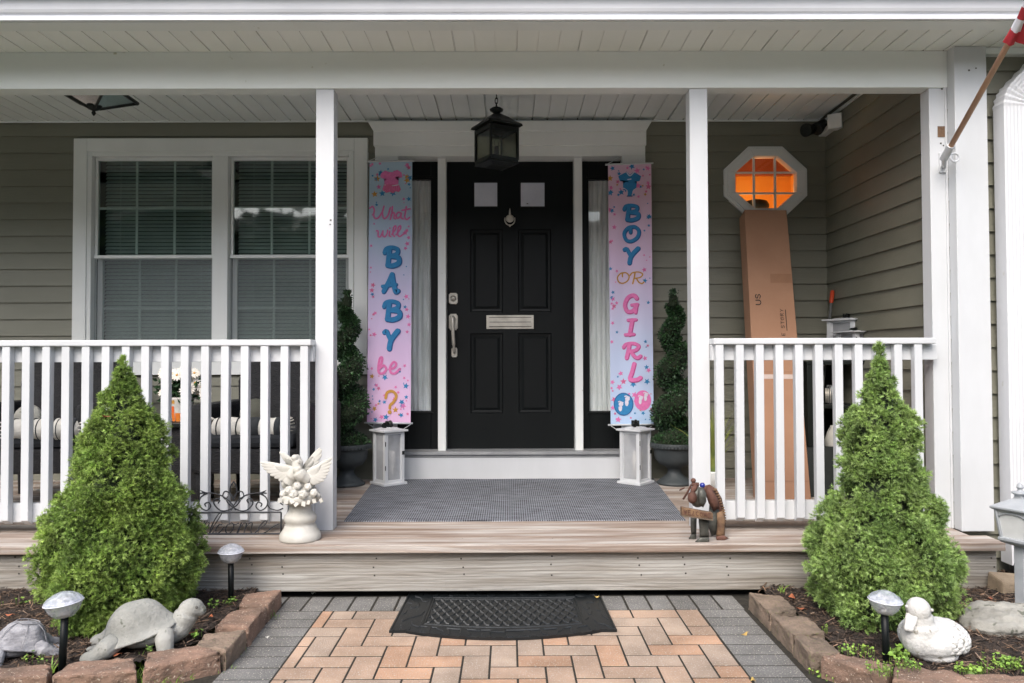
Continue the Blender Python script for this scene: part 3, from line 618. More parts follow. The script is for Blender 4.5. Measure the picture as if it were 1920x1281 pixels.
# ---- downspout on the wing
dx = X(1869, 3.66, 600); dxe = dx + .20
ds = MB()
def flute(cx_, w_, y_, dep, z, n=17):
    pts = []
    for i in range(n + 1): u = i / n; pts.append((cx_ - w_ / 2 + w_ * u, y_ - dep / 2 - (.0018 if i % 2 else 0), z))
    for i in range(5): pts.append((cx_ + w_ / 2, y_ - dep / 2 + dep * (i + 1) / 6, z))
    for i in range(n + 1): u = 1 - i / n; pts.append((cx_ - w_ / 2 + w_ * u, y_ + dep / 2, z))
    for i in range(5): pts.append((cx_ - w_ / 2, y_ + dep / 2 - dep * (i + 1) / 6, z))
    return pts
rings = [flute(dx + .075, .15, 3.62, .08, z) for z in (Z(1062, 3.6), Z(640, 3.6), Z(203, 3.6))]
zz = Z(203, 3.6)
for k in range(1, 15):
    a = R(44) * min(k, 8) / 8; t = k / 8
    cx_ = dx + .075 + (.10 * (1 - math.cos(a)) if k <= 8 else .10 * (1 - math.cos(R(44))) + (k - 8) * .03 * math.sin(R(44))); cz_ = zz + (.10 * math.sin(a) if k <= 8 else .10 * math.sin(R(44)) + (k - 8) * .03 * math.cos(R(44)))
    e = .006 if k % 2 else -.004
    rg = []
    for p in flute(0, .15 + e, 3.62, .08 + e, 0): rg.append((cx_ + p[0] * math.cos(a), p[1], cz_ - p[0] * math.sin(a)))
    rings.append(rg)
nn = len(rings[0]); ds.add([v for r_ in rings for v in r_], [(k * nn + i, k * nn + (i + 1) % nn, (k + 1) * nn + (i + 1) % nn, (k + 1) * nn + i) for k in range(len(rings) - 1) for i in range(nn)])
ds.build('downspout', mat('downspout_white', (.70, .715, .74), .4, (.62, .63, .65), 1.2, (3, 1, .4), .05, 20, speck=(9, (.45, .43, .36), .70)), house)
# ================================================================== RAILINGS
def railing(x0, x1, pxs, label, capx1=None):
    r = thing('porch_railing', ((x0 + x1) / 2, 3.69, deckz(3.69)), label, 'railing', 'white porch railings')
    zt = Z(635.5, 3.62); t = MB(); t.box((x0, 3.625, zt - .030), (capx1 or x1, 3.725, zt)); t.build('top_rail', 'white', r, bevel=.005)
    zr = zt - .030; u = MB(); u.box((x0, 3.668, Z(677, 3.668)), (x1, 3.705, zr - .001)); u.build('upper_rail', 'white', r, bevel=.002)
    l = MB(); l.box((x0, 3.668, Z(976, 3.668)), (x1, 3.705, Z(941, 3.668))); l.build('bottom_rail', 'white', r, bevel=.002)
    for px in pxs:
        xa = X(px, 3.63, 800); jt = random.uniform(-.0015, .0015); zb = Z(978, 3.63) + random.uniform(-.002, .002); bw_ = .0385
        m = MB(); m.hexa([(xa, 3.630, zb + .012), (xa + bw_, 3.630, zb + .012), (xa + bw_ + jt, 3.630, zr - .001), (xa + jt, 3.630, zr - .001)], [(xa, 3.6675, zb - .012), (xa + bw_, 3.6675, zb - .012), (xa + bw_ + jt, 3.6675, zr - .001), (xa + jt, 3.6675, zr - .001)])
        m.build('baluster', 'white', r, bevel=.0025)
rp = [i * 37.35 - 74.7 + 2.0 for i in range(-18, 18)]
railing(X(-725, 3.7), X(591.5, 3.71, 650), [q for q in rp if -718 < q < 570], 'white wooden railing left of the steps, behind the wider spruce')
railing(X(1296, 3.71, 650) + PW, X(1748, 3.71, 650), [1344 + i * 37.3 for i in range(11)], 'short white wooden railing in front of the cardboard box', X(1756, 3.62, 632))
# ================================================================== TREES ACROSS THE STREET (seen only as reflections; they also shade the porch)
tl = MB(); tcl = []; rt = random.Random(21)
n = 60
def treetop(x): return 6.0 + 1.4 * mn.noise(Vector((x * .22, 1, 0))) + .9 * mn.noise(Vector((x * .9, 5, 0)))
vs = []
for i in range(n + 1):
    a = R(200 + 140 * i / n)
    for k in range(9):
        t = k / 8; rr_ = 14 + 1.2 * mn.noise(Vector((i * .5, k * .8, 2))) + t * t * 1.5
        vs.append((math.cos(a) * rr_ * 1.35, math.sin(a) * rr_ + 1, -.1 + t * treetop(i)))
tl.add(vs, [(i * 9 + k, (i + 1) * 9 + k, (i + 1) * 9 + k + 1, i * 9 + k + 1) for i in range(n) for k in range(8)]); tcl += [(.5, .5, .5)] * (n * 8)
for q in range(5200):
    i = rt.uniform(0, n); a = R(200 + 140 * i / n); t = rt.random(); rr_ = 13.6 + rt.uniform(-.8, .8)
    c = Vector((math.cos(a) * rr_ * 1.35, math.sin(a) * rr_ + 1, t * (treetop(i) + .7))); u = Vector((rt.gauss(0, 1), rt.gauss(0, 1), rt.gauss(0, 1))).normalized(); v_ = u.orthogonal().normalized(); e = rt.uniform(.12, .3); b_ = rt.uniform(.4, 1.5)
    tl.add([c - u * e, c + v_ * e * .6, c + u * e, c - v_ * e * .6], [(0, 1, 2, 3)]); tcl.append((b_, b_, b_ * .8))
tag(tl.build('tree_line', mat('tree_line_leaves', (.065, .095, .04), .7, (.025, .045, .018), .8, attr='Col'), colors=tcl), 'green trees across the street mirrored in the window glass', 'trees', kind='stuff')
# ================================================================== THINGS ON THE PORCH
# ---- rug
rz = lambda Y: deckz(Y) + .006
rf0, rf1 = ondeck(645, 979), ondeck(1288, 979); rb0, rb1 = X(702, YS - .06, 900), X(1226, YS - .06, 900)
rg = MB(); nx, ny = 90, 40; vs = []
for k in range(ny + 1):
    t = k / ny; yy = rf0.y + (YS - .05 - rf0.y) * t
    for i in range(nx + 1):
        u = i / nx; xa = rf0.x + (rb0 - rf0.x) * t; xb = rf1.x + (rb1 - rf1.x) * t
        fr_ = .006 * mn.noise(Vector((u * 14, 0, 3))) if k == 0 else 0
        vs.append((xa + (xb - xa) * u, yy + fr_, rz(yy) + .0025 * mn.noise(Vector((u * 6, t * 4, 1)))))
top = [(k * (nx + 1) + i, k * (nx + 1) + i + 1, (k + 1) * (nx + 1) + i + 1, (k + 1) * (nx + 1) + i) for k in range(ny) for i in range(nx)]
n0 = len(vs); vs += [(v[0], v[1], v[2] - .0055) for v in vs[:nx + 1]]; top += [(i, n0 + i, n0 + i + 1, i + 1) for i in range(nx)]
rg.add(vs, top); tag(rg.build('rug', 'rug'), 'flat grey and black woven rug on the porch floor before the door', 'rug')
# ---- half round rubber door mat
mx0, mx1 = onz(730, 1181, .012).x, onz(1159, 1186, .012).x; my0, my1 = 3.035, 3.535
def mh(u, v):                                      # u -1..1, v 0..1 (front to back) -> relief height
    h = 0; ed = min(1 - abs(u), .5)
    inn = abs(u) < .74 and .16 + .05 * (1 - (u / .74) ** 2) * 0 < v < .86
    d = min(.74 - abs(u), (v - .17) * .6, (.86 - v) * .6)
    if abs(d) < .010 or abs(d - .028) < .007: h += .0035
    if d > .045:
        a = math.sin((u * 11 + v * 6.2) * math.pi); b_ = math.sin((u * 11 - v * 6.2) * math.pi); h += .0045 * (1 if abs(a) < .36 or abs(b_) < .36 else 0)
    elif d < -.01 and ed > .03:
        h += .0030 * (1 if mn.noise(Vector((u * 13, v * 9, 2))) + .5 * math.sin(u * 34) * math.sin(v * 22) > .10 else 0)
    if ed < .018 or v > .985 or v < .02: h += .004
    return h
mt = MB(); nx, ny = 300, 130; vs = []
for k in range(ny + 1):
    v = k / ny
    for i in range(nx + 1):
        u = i / nx * 2 - 1; au = abs(u); front = my0 - (.085 * (math.cos(u / .86 * math.pi / 2) ** .8 if au < .86 else 0)); taper = 1 - .035 * v
        vs.append(((mx0 + mx1) / 2 + u * (mx1 - mx0) / 2 * taper, front + (my1 - front) * v, .008 + mh(u, v)))
fs = [(k * (nx + 1) + i, k * (nx + 1) + i + 1, (k + 1) * (nx + 1) + i + 1, (k + 1) * (nx + 1) + i) for k in range(ny) for i in range(nx)]
n0 = len(vs); vs += [(v[0], v[1], .0015) for v in vs[:nx + 1]]; fs += [(i, n0 + i, n0 + i + 1, i + 1) for i in range(nx)]
for side in (0, nx):
    n1 = len(vs); vs += [(vs[k * (nx + 1) + side][0], vs[k * (nx + 1) + side][1], .0015) for k in range(ny + 1)]; fs += [(k * (nx + 1) + side, n1 + k, n1 + k + 1, (k + 1) * (nx + 1) + side) for k in range(ny)]
mt.add(vs, fs); tag(mt.build('door_mat', 'rubber', smooth=False), 'black embossed rubber half round mat on the pavers below the step', 'door mat')

# ---- flat lettering made of brush strokes
def ribbon(mb, pts, wds, mp, mi, cap=True):
    """pts: 2-D polyline in picture-like units, wds: widths, mp: maps (x,y) to 3-D"""
    P = spline([(x, y, 0) for x, y in pts], 6); n = len(P); k = len(pts)
    if not isinstance(wds, (list, tuple)): wds = [wds] * k
    L_, Rr = [], []
    for i, p in enumerate(P):
        t = P[min(i + 1, n - 1)] - P[max(i - 1, 0)]; t = t.normalized() if t.length > 1e-9 else Vector((1, 0, 0)); nr = Vector((-t.y, t.x, 0))
        f = i / (n - 1) * (k - 1); a = int(min(f, k - 2)); w_ = wds[a] + (wds[a + 1] - wds[a]) * (f - a)
        L_.append(p + nr * w_ / 2); Rr.append(p - nr * w_ / 2)
    # rounded ends
    def endcap(p, t, w_): return [p + Vector((math.cos(b) * t.x - math.sin(b) * t.y, math.cos(b) * t.y + math.sin(b) * t.x, 0)) * (w_ / 2) for b in (R(60), R(30), 0, R(-30), R(-60))]
    vs = [mp(q.x, q.y) for q in L_] + [mp(q.x, q.y) for q in Rr]
    fs = [(i, i + 1, n + i + 1, n + i) for i in range(n - 1)]; mb.add(vs, fs, mi)
    if cap:
        for (p, t, w_, l, r_) in ((P[-1], (P[-1] - P[-2]).normalized(), wds[-1], L_[-1], Rr[-1]), (P[0], (P[0] - P[1]).normalized(), wds[0], Rr[0], L_[0])):
            ring = [l] + endcap(p, t, w_) + [r_]; mb.add([mp(q.x, q.y) for q in ring], [tuple(range(len(ring)))], mi)
G = {
 'B': [([(.36, .06), (.30, .5), (.24, .93)], 1), ([(.02, .30), (.14, .10), (.48, .03), (.86, .12), (.84, .36), (.46, .48)], .85), ([(.46, .48), (.92, .56), (.94, .84), (.56, .98), (.22, .95)], 1)],
 'A': [([(.62, .04), (.40, .45), (.10, .92)], 1), ([(.62, .04), (.70, .5), (.82, .93), (.96, .90)], 1), ([(.02, .66), (.40, .62), (.86, .56)], .7)],
 'Y': [([(.04, .14), (.20, .08), (.34, .32), (.48, .52)], .9), ([(.95, .06), (.66, .34), (.46, .62), (.38, .96)], 1.05)],
 'O': [([(.62, .06), (.30, .14), (.06, .48), (.16, .86), (.48, .97), (.84, .74), (.94, .36), (.72, .08), (.46, .12), (.44, .42)], .85)],
 'G': [([(.86, .22), (.66, .04), (.28, .18), (.08, .58), (.24, .92), (.62, .90), (.84, .62)], 1), ([(.52, .58), (.92, .54)], .7), ([(.86, .56), (.78, 1.0)], .8)],
 'I': [([(.30, .07), (.90, .04)], .75), ([(.62, .06), (.52, .5), (.42, .94)], 1), ([(.08, .95), (.74, .92)], .75)],
 'R': [([(.36, .08), (.30, .5), (.20, .96)], 1), ([(.02, .28), (.18, .08), (.60, .02), (.90, .20), (.72, .46), (.34, .54)], .85), ([(.46, .54), (.62, .84), (.84, .96), (1.0, .84)], .9)],
 'L': [([(.58, .03), (.44, .5), (.30, .88), (.50, .95), (.80, .92), (1.0, .82)], 1)],
 '?': [([(.10, .34), (.22, .10), (.62, .04), (.92, .24), (.74, .50), (.46, .66), (.42, .80)], 1), ([(.40, .97), (.42, .975)], 1.4)],
 'b': [([(.15, .85), (.40, .30), (.42, .02), (.24, .10), (.14, .60), (.20, .94), (.52, .96), (.74, .72), (.56, .50), (.34, .62)], 1)],
 'e': [([(.10, .74), (.50, .66), (.66, .44), (.44, .34), (.18, .60), (.22, .92), (.55, .98), (.95, .72)], 1)],
 'U': [([(.1, .05), (.1, .7), (.35, .97), (.65, .97), (.9, .7), (.9, .05)], 1)], 'S': [([(.88, .2), (.6, .03), (.2, .12), (.2, .4), (.7, .56), (.86, .8), (.5, .98), (.1, .82)], 1)],
 'T': [([(.05, .05), (.95, .05)], 1), ([(.5, .06), (.5, .97)], 1)], 'E': [([(.9, .05), (.15, .05)], 1), ([(.15, .05), (.15, .95)], 1), ([(.15, .95), (.9, .95)], 1), ([(.15, .5), (.75, .5)], 1)],
 'C': [([(.9, .2), (.5, .02), (.12, .3), (.12, .7), (.5, .98), (.9, .8)], 1)], 'M': [([(.08, .97), (.14, .05)], 1), ([(.14, .05), (.5, .7)], 1), ([(.5, .7), (.86, .05)], 1), ([(.86, .05), (.92, .97)], 1)], 'W': [([(.05, .05), (.28, .95)], 1), ([(.28, .95), (.5, .3)], 1), ([(.5, .3), (.72, .95)], 1), ([(.72, .95), (.95, .05)], 1)],
 'N': [([(.1, .97), (.1, .05)], 1), ([(.1, .05), (.9, .97)], 1), ([(.9, .97), (.9, .05)], 1)], 'r': [([(.1, .97), (.1, .05)], 1), ([(.1, .05), (.7, .08), (.8, .3), (.1, .5)], 1), ([(.4, .5), (.85, .97)], 1)]}
def glyph(mb, ch, x0, y0, x1, y1, wd, mp, mi):
    for pts, f in G[ch]: ribbon(mb, [(x0 + (x1 - x0) * a, y0 + (y1 - y0) * b_) for a, b_ in pts], wd * f, mp, mi)
# ---- hanging banners
BM = ['ban1', 'pblue', 'pblued', 'ppink', 'ppinkd', 'pgold', 'plight', 'prose']
YB = 5.035
def banner(name_mat, label, TL, TR, BL, BR, apex_t, knots, letters, seed):
    def warp(px, py):
        t = (py - TL[1]) / (BL[1] - TL[1]); return px, py
    b_ = at((TL[0] + TR[0]) / 2, BL[1], YB)
    t_ = thing('hanging_banner', (b_.x, YB, b_.z), label, 'banner', 'gender reveal banners beside the door')
    cl = MB(); nu, nv = 24, 60; vs = []
    def cy(u, v): return YB + .006 * math.sin(u * math.pi * 3 + v * 3 + seed) * (.3 + .7 * math.sin(v * math.pi)) 
    for k in range(nv + 1):
        v = k / nv
        for i in range(nu + 1):
            u = i / nu; px = (TL[0] * (1 - u) + TR[0] * u) * (1 - v) + (BL[0] * (1 - u) + BR[0] * u) * v; py = (TL[1] * (1 - u) + TR[1] * u) * (1 - v) + (BL[1] * (1 - u) + BR[1] * u) * v
            p = at(px, py, YB); vs.append((p.x, cy(u, v), p.z))
    cl.add(vs, [(k * (nu + 1) + i, k * (nu + 1) + i + 1, (k + 1) * (nu + 1) + i + 1, (k + 1) * (nu + 1) + i) for k in range(nv) for i in range(nu)])
    def mp(lay):
        def f(px, py):
            v = (py - TL[1]) / (BL[1] - TL[1]); xa = TL[0] * (1 - v) + BL[0] * v; xb = TR[0] * (1 - v) + BR[0] * v; u = (px - xa) / (xb - xa)
            uu = min(max(u, 0), 1); p = at(xa + (xb - xa) * uu, py, YB); return (p.x, cy(uu, v) - .0015 - .0012 * lay, p.z)
        return f
    r = random.Random(seed)
    def star(cx_, cy_, rad, mi, lay=0):
        a0 = r.uniform(0, 6.28); pts = [(cx_ + math.cos(a0 + math.pi * i / 5) * rad * (1 if i % 2 == 0 else .45), cy_ + math.sin(a0 + math.pi * i / 5) * rad * (1 if i % 2 == 0 else .45)) for i in range(10)]
        m3 = mp(lay); cl.add([m3(cx_, cy_)] + [m3(*p) for p in pts], [(0, 1 + i, 1 + (i + 1) % 10) for i in range(10)], mi)
    H_ = BL[1] - TL[1]
    for q in range(250):
        v = r.random(); dense = v < .13 or v > .80
        u = r.random()
        if not dense and (.17 < u < .83 or r.random() < .35): continue
        if dense and .3 < u < .7 and r.random() < .4: continue
        px = (TL[0] + 2) + u * (TR[0] - TL[0] - 5) + (BL[0] - TL[0]) * v; py = TL[1] + 2 + v * (H_ - 6)
        star(px, py, r.choice([1.8, 2.6, 3.4, 4.4, 5.2, 6.4 if dense else 4.0]), r.choice([1, 3, 3, 1, 7, 1, 3, 5 if dense else 3]))
    letters(cl, mp, star)
    cl.build('banner_cloth', [name_mat] + BM[1:], t_, smooth=True)
    for (A, B_, dn) in ((TL, TR, 0), (BL, BR, 1)):
        rd = MB(); a, b2 = at(A[0] - 5, A[1] + (0 if dn else -1), YB), at(B_[0] + 4, B_[1] + (0 if dn else -1), YB); rd.tube([a, b2], .0062, 10); rd.build('rod', 'white', t_, smooth=True)
    for (pts) in knots:
        cd_ = MB(); cd_.tube([at(x, y, YB - .004) for x, y in pts], .0022, 6); cd_.build('cord', 'white', t_, smooth=True)
    return t_
def L1(cl, mp, star):
    # dress
    m1, m2, m3 = mp(1.5), mp(2.2), mp(3)
    pts = [(722, 320), (730, 323), (737, 323), (745, 319), (753, 324), (755, 333), (750, 334), (748, 331), (747, 347), (721, 347), (720, 331), (717, 335), (713, 332), (715, 325)]
    cl.add([m1(734, 336)] + [m1(*p) for p in pts], [(0, 1 + i, 1 + (i + 1) % len(pts)) for i in range(len(pts))], 3)
    sk_ = [(720, 346), (748, 346), (752, 356), (748, 361), (742, 359), (737, 363), (731, 360), (724, 362), (717, 355)]
    cl.add([m2(*p) for p in sk_], [tuple(range(len(sk_)))], 7)
    for x in range(719, 751, 4): ribbon(cl, [(x + 1, 349), (x, 358)], 1.3, m3, 3, False)
    ribbon(cl, [(721, 347), (734, 349), (748, 347)], 1.6, m3, 6, False)
    a, b_ = mp(2), mp(3)
    def dual(ch, x0, y0, x1, y1, w_, dkc, c_):
        glyph(cl, ch, x0 + 1.2, y0 + 1.2, x1 + 1.2, y1 + 1.2, w_ + 1.6, a, dkc); glyph(cl, ch, x0, y0, x1, y1, w_, b_, c_)
    dual('B', 720, 463, 749, 499, 8.6, 2, 1); dual('A', 716, 513, 747, 549, 8.2, 2, 1); dual('B', 719, 564, 750, 600, 8.6, 2, 1); dual('Y', 719, 618, 747, 655, 8.2, 2, 1)
    glyph(cl, 'b', 706, 670, 731, 701, 4.6, b_, 3); glyph(cl, 'e', 728, 668, 751, 701, 4.4, b_, 3)
    glyph(cl, '?', 721, 732, 745, 774, 5.2, b_, 5)
    w_ = [  # What / will in brush script
     [(694, 391), (699, 388), (702, 394), (701, 404), (704, 410), (710, 408), (717, 397), (720, 387)], [(720, 387), (717, 399), (720, 410), (727, 405), (732, 390)],
     [(736, 388), (735, 400), (732, 412)], [(733, 404), (738, 399), (740, 403), (739, 409), (742, 411)],
     [(752, 400), (747, 399), (743, 405), (746, 410), (751, 406), (753, 400), (752, 408), (756, 411)], [(762, 388), (760, 400), (759, 408), (763, 412), (768, 408)], [(754, 395), (769, 392)]]
    for s_ in w_: ribbon(cl, s_, 3.1, b_, 3)
    w_ = [[(706, 433), (709, 434), (709, 443), (713, 444), (717, 436), (718, 433)], [(718, 433), (718, 442), (722, 444), (726, 438), (727, 432)], [(731, 434), (730, 442), (733, 444)], [(731, 428), (731.4, 428.5)],
          [(735, 440), (742, 430), (742, 424), (738, 428), (737, 440), (740, 444)], [(743, 441), (751, 430), (751, 424), (747, 428), (746, 440), (750, 444), (757, 439)]]
    for s_ in w_: ribbon(cl, s_, 2.9, b_, 3)
def L2(cl, mp, star):
    m1, m2, m3 = mp(1.5), mp(2.2), mp(3)
    pts = [(1170, 325), (1176, 323), (1181, 328), (1187, 323), (1193, 325), (1202, 331), (1199, 340), (1194, 337), (1193, 352), (1187, 357), (1184, 367), (1177, 367), (1175, 357), (1168, 352), (1168, 337), (1162, 340), (1159, 331)]
    cl.add([m1(1181, 342)] + [m1(*p) for p in pts], [(0, 1 + i, 1 + (i + 1) % len(pts)) for i in range(len(pts))], 1)
    ribbon(cl, [(1175, 324), (1181, 330), (1188, 324)], 1.8, m3, 6); ribbon(cl, [(1169, 353), (1176, 358), (1176, 365)], 1.2, m3, 6); ribbon(cl, [(1193, 353), (1187, 358), (1186, 365)], 1.2, m3, 6); ribbon(cl, [(1177, 337), (1183, 336)], 2, m3, 6); ribbon(cl, [(1176, 368), (1185, 368)], 2.2, m3, 2)
    a, b_ = mp(2), mp(3)
    def dual(ch, x0, y0, x1, y1, w_, dkc, c_):
        glyph(cl, ch, x0 + 1.2, y0 + 1.2, x1 + 1.2, y1 + 1.2, w_ + 1.4, a, dkc); glyph(cl, ch, x0, y0, x1, y1, w_, b_, c_)
    dual('B', 1169, 384, 1197, 413, 7, 2, 1); dual('O', 1168, 423, 1199, 453, 7, 2, 1); dual('Y', 1169, 464, 1197, 494, 7, 2, 1)
    glyph(cl, 'O', 1156, 510, 1181, 532, 2.8, b_, 5); glyph(cl, 'R', 1181, 510, 1207, 533, 2.8, b_, 5)
    dual('G', 1169, 552, 1197, 586, 6.6, 4, 3); dual('I', 1170, 598, 1194, 629, 6.6, 4, 3); dual('R', 1168, 643, 1200, 672, 6.6, 4, 3); dual('L', 1172, 681, 1200, 714, 6.8, 4, 3)
    def disc(cx_, cy_, rx, ry, m_, mi, tail=True):
        n = 28; pts = [(cx_ + math.cos(6.2832 * i / n) * rx, cy_ + math.sin(6.2832 * i / n) * ry) for i in range(n)]
        cl.add([m_(cx_, cy_)] + [m_(*p) for p in pts], [(0, 1 + i, 1 + (i + 1) % n) for i in range(n)], mi)
    disc(1205, 751, 16, 19, mp(1), 3); disc(1204, 749, 13, 16, mp(1.6), 3); disc(1169, 758, 18.5, 21.5, mp(2), 2); disc(1169, 758, 17, 20, mp(2.6), 1)
    for (x, y, s_) in ((1163, 762, 1), (1175, 752, 1), (1200, 750, .85), (1210, 744, .85)):
        disc(x, y + 3 * s_, 3.4 * s_, 6.5 * s_, mp(3.3), 6); disc(x + 1.2, y - 4 * s_, 4.3 * s_, 4 * s_, mp(3.6), 6)
        for k in range(5): disc(x - 3.2 + k * 2, y - 9.4 * s_ + abs(k - 1) * .8, 1.1, 1.2, mp(3.6), 6)
banner('ban1', 'long banner reading What will BABY be, hung left of the front door', (693, 304), (773, 303), (688, 793), (770, 794), 0, [[(690, 302), (706, 296)], [(774, 302), (759, 296)], [(690, 795), (712, 809)], [(770, 796), (751, 808)]], L1, 4)
banner('ban2', 'long banner reading BOY OR GIRL, hung right of the front door', (1140, 310), (1221, 307), (1145, 797), (1226, 796), 0, [[(1137, 309), (1166, 293)], [(1146, 799), (1160, 808)], [(1222, 799), (1210, 807)]], L2, 9)

# ---- lanterns: four legs, roof, glazing, black bow handle
def make_lantern(loc, label, w_=.150, h_=.345, rot=38):
    t = thing('lantern', (0, 0, 0), label, 'lantern', 'white wooden lanterns'); hw = w_ / 2; p = .022
    b_ = MB(); b_.box((-hw - .014, -hw - .014, 0), (hw + .014, hw + .014, .016)); b_.build('base', 'white', t, bevel=.002)
    tp = MB(); tp.box((-hw - .018, -hw - .018, h_), (hw + .018, hw + .018, h_ + .012)); tp.lathe([(hw * 1.2, h_ + .012), (hw * .9, h_ + .022), (.03, h_ + .028), (.001, h_ + .028)], (0, 0, 0), 4, mtx=Matrix.Rotation(R(45), 3, 'Z')); tp.build('roof', 'white', t, bevel=.002)
    for sx in (-1, 1):
        for sy in (-1, 1): l = MB(); l.box((min(sx * hw, sx * (hw - p)), min(sy * hw, sy * (hw - p)), .016), (max(sx * hw, sx * (hw - p)), max(sy * hw, sy * (hw - p)), h_)); l.build('corner_post', 'white', t, bevel=.0015)
    for k in range(4):
        m_ = Matrix.Rotation(R(90 * k), 3, 'Z'); f = MB(); y = -hw + .004
        for (z0_, z1_) in ((.0165, .034), (h_ - .018, h_ - .0005)): f.obox(m_ @ Vector((0, y + .005, (z0_ + z1_) / 2)), (hw - p - .0005, .005, (z1_ - z0_) / 2), m_)
        for sx in (-1, 1): f.obox(m_ @ Vector((sx * (hw - p - .003), y + .005, h_ / 2)), (.0025, .0045, h_ / 2 - .02), m_)
        fo = f.build('side_frame', 'white', t)
        g_ = MB(); g_.add([m_ @ Vector(v) for v in ((-hw + p, y + .006, .034), (hw - p, y + .006, .034), (hw - p, y + .006, h_ - .018), (-hw + p, y + .006, h_ - .018))], [(0, 1, 2, 3)]); g_.build('glass_pane', M['lglass'], fo)
    la = MB(); la.box((hw - .020, -hw - .006, h_ * .56), (hw - .004, -hw - .0005, h_ * .56 + .024)); la.build('latch', 'black_metal', t, bevel=.001)
    for z0_ in (.10, h_ - .09): hg = MB(); hg.box((-hw + .002, -hw - .003, z0_), (-hw + .007, -hw - .0003, z0_ + .03)); hg.build('hinge', 'black_metal', t)
    hd = MB(); hd.obox((0, 0, h_ + .045), (.006, .026, .020), Matrix.Rotation(R(10), 3, 'Z')); 
    hd.tube([(.026 * math.cos(a), .024 * math.sin(a) * .5, h_ + .046 + .019 * math.sin(a * 2)) for a in [6.2832 * i / 20 for i in range(21)]], .006, 8)
    hd.tube(spline([(0, -.01, h_ + .03), (-.045, -.02, h_ + .052), (-.062, -.02, h_ + .040), (-.03, -.02, h_ + .030)], 6), .005, 6, flat=2); hd.build('ribbon_bow', 'black_metal', t, smooth=True)
    t.location = loc; t.rotation_euler.z = R(rot); return t
M['lglass'] = mat('dusty_lantern_glass', (.70, .72, .76), .35, (.55, .57, .60), 9); M['lglass'].node_tree.nodes['Principled BSDF'].inputs['Alpha'].default_value = .42
ll = ondeck(732, 905); lr = ondeck(1189, 904)
LA = make_lantern((ll.x, 4.93, rz(4.93)), 'white lantern on the rug under the left banner', rot=41)
def place(label, loc, rot): 
    o = dup(LA, loc=loc, rotz=R(rot)); o['label'] = label; return o
place('white lantern on the rug under the right banner', (lr.x, 4.93, rz(4.93)), 49)
def candle(loc, label, h_=.17, r_=.036):
    c_ = MB(); c_.lathe([(.001, 0), (r_, 0), (r_, h_ - .004), (r_ - .004, h_), (r_ - .012, h_ - .003), (.001, h_ - .006)], loc, 24); c_.tube([(loc[0], loc[1], loc[2] + h_ - .006), (loc[0] + .001, loc[1], loc[2] + h_ + .008)], .0012, 5)
    tag(c_.build('pillar_candle', 'candle', smooth=True), label, 'candle', 'pillar candles inside the lanterns')
candle((ll.x + .012, 4.93, rz(4.93) + .0165), 'white pillar candle inside the lantern under the left banner', .20)
candle((lr.x + .012, 4.93, rz(4.93) + .0165), 'white pillar candle inside the lantern under the right banner', .19)

# ---- leafy helpers
def leafcloud(mb, cols, pts, size, r, asp=.55, cmin=.5, cmax=1.5, up=0):
    for (p, nrm) in pts:
        d = (Vector(nrm) * .9 + Vector((r.gauss(0, .5), r.gauss(0, .5), r.gauss(0, .5) + up))).normalized(); s_ = d.cross(Vector((r.gauss(0, 1), r.gauss(0, 1), r.gauss(0, 1)))).normalized(); e = size * r.uniform(.7, 1.3); p = Vector(p)
        up_ = d.cross(s_) * e * .18; mb.add([p, p + d * e * .5 + s_ * e * asp * .5 + up_, p + d * e, p + d * e * .5 - s_ * e * asp * .5 + up_], [(0, 1, 2, 3)]); c = r.uniform(cmin, cmax); cols.append((c, c * r.uniform(.95, 1.08), c * r.uniform(.8, 1)))
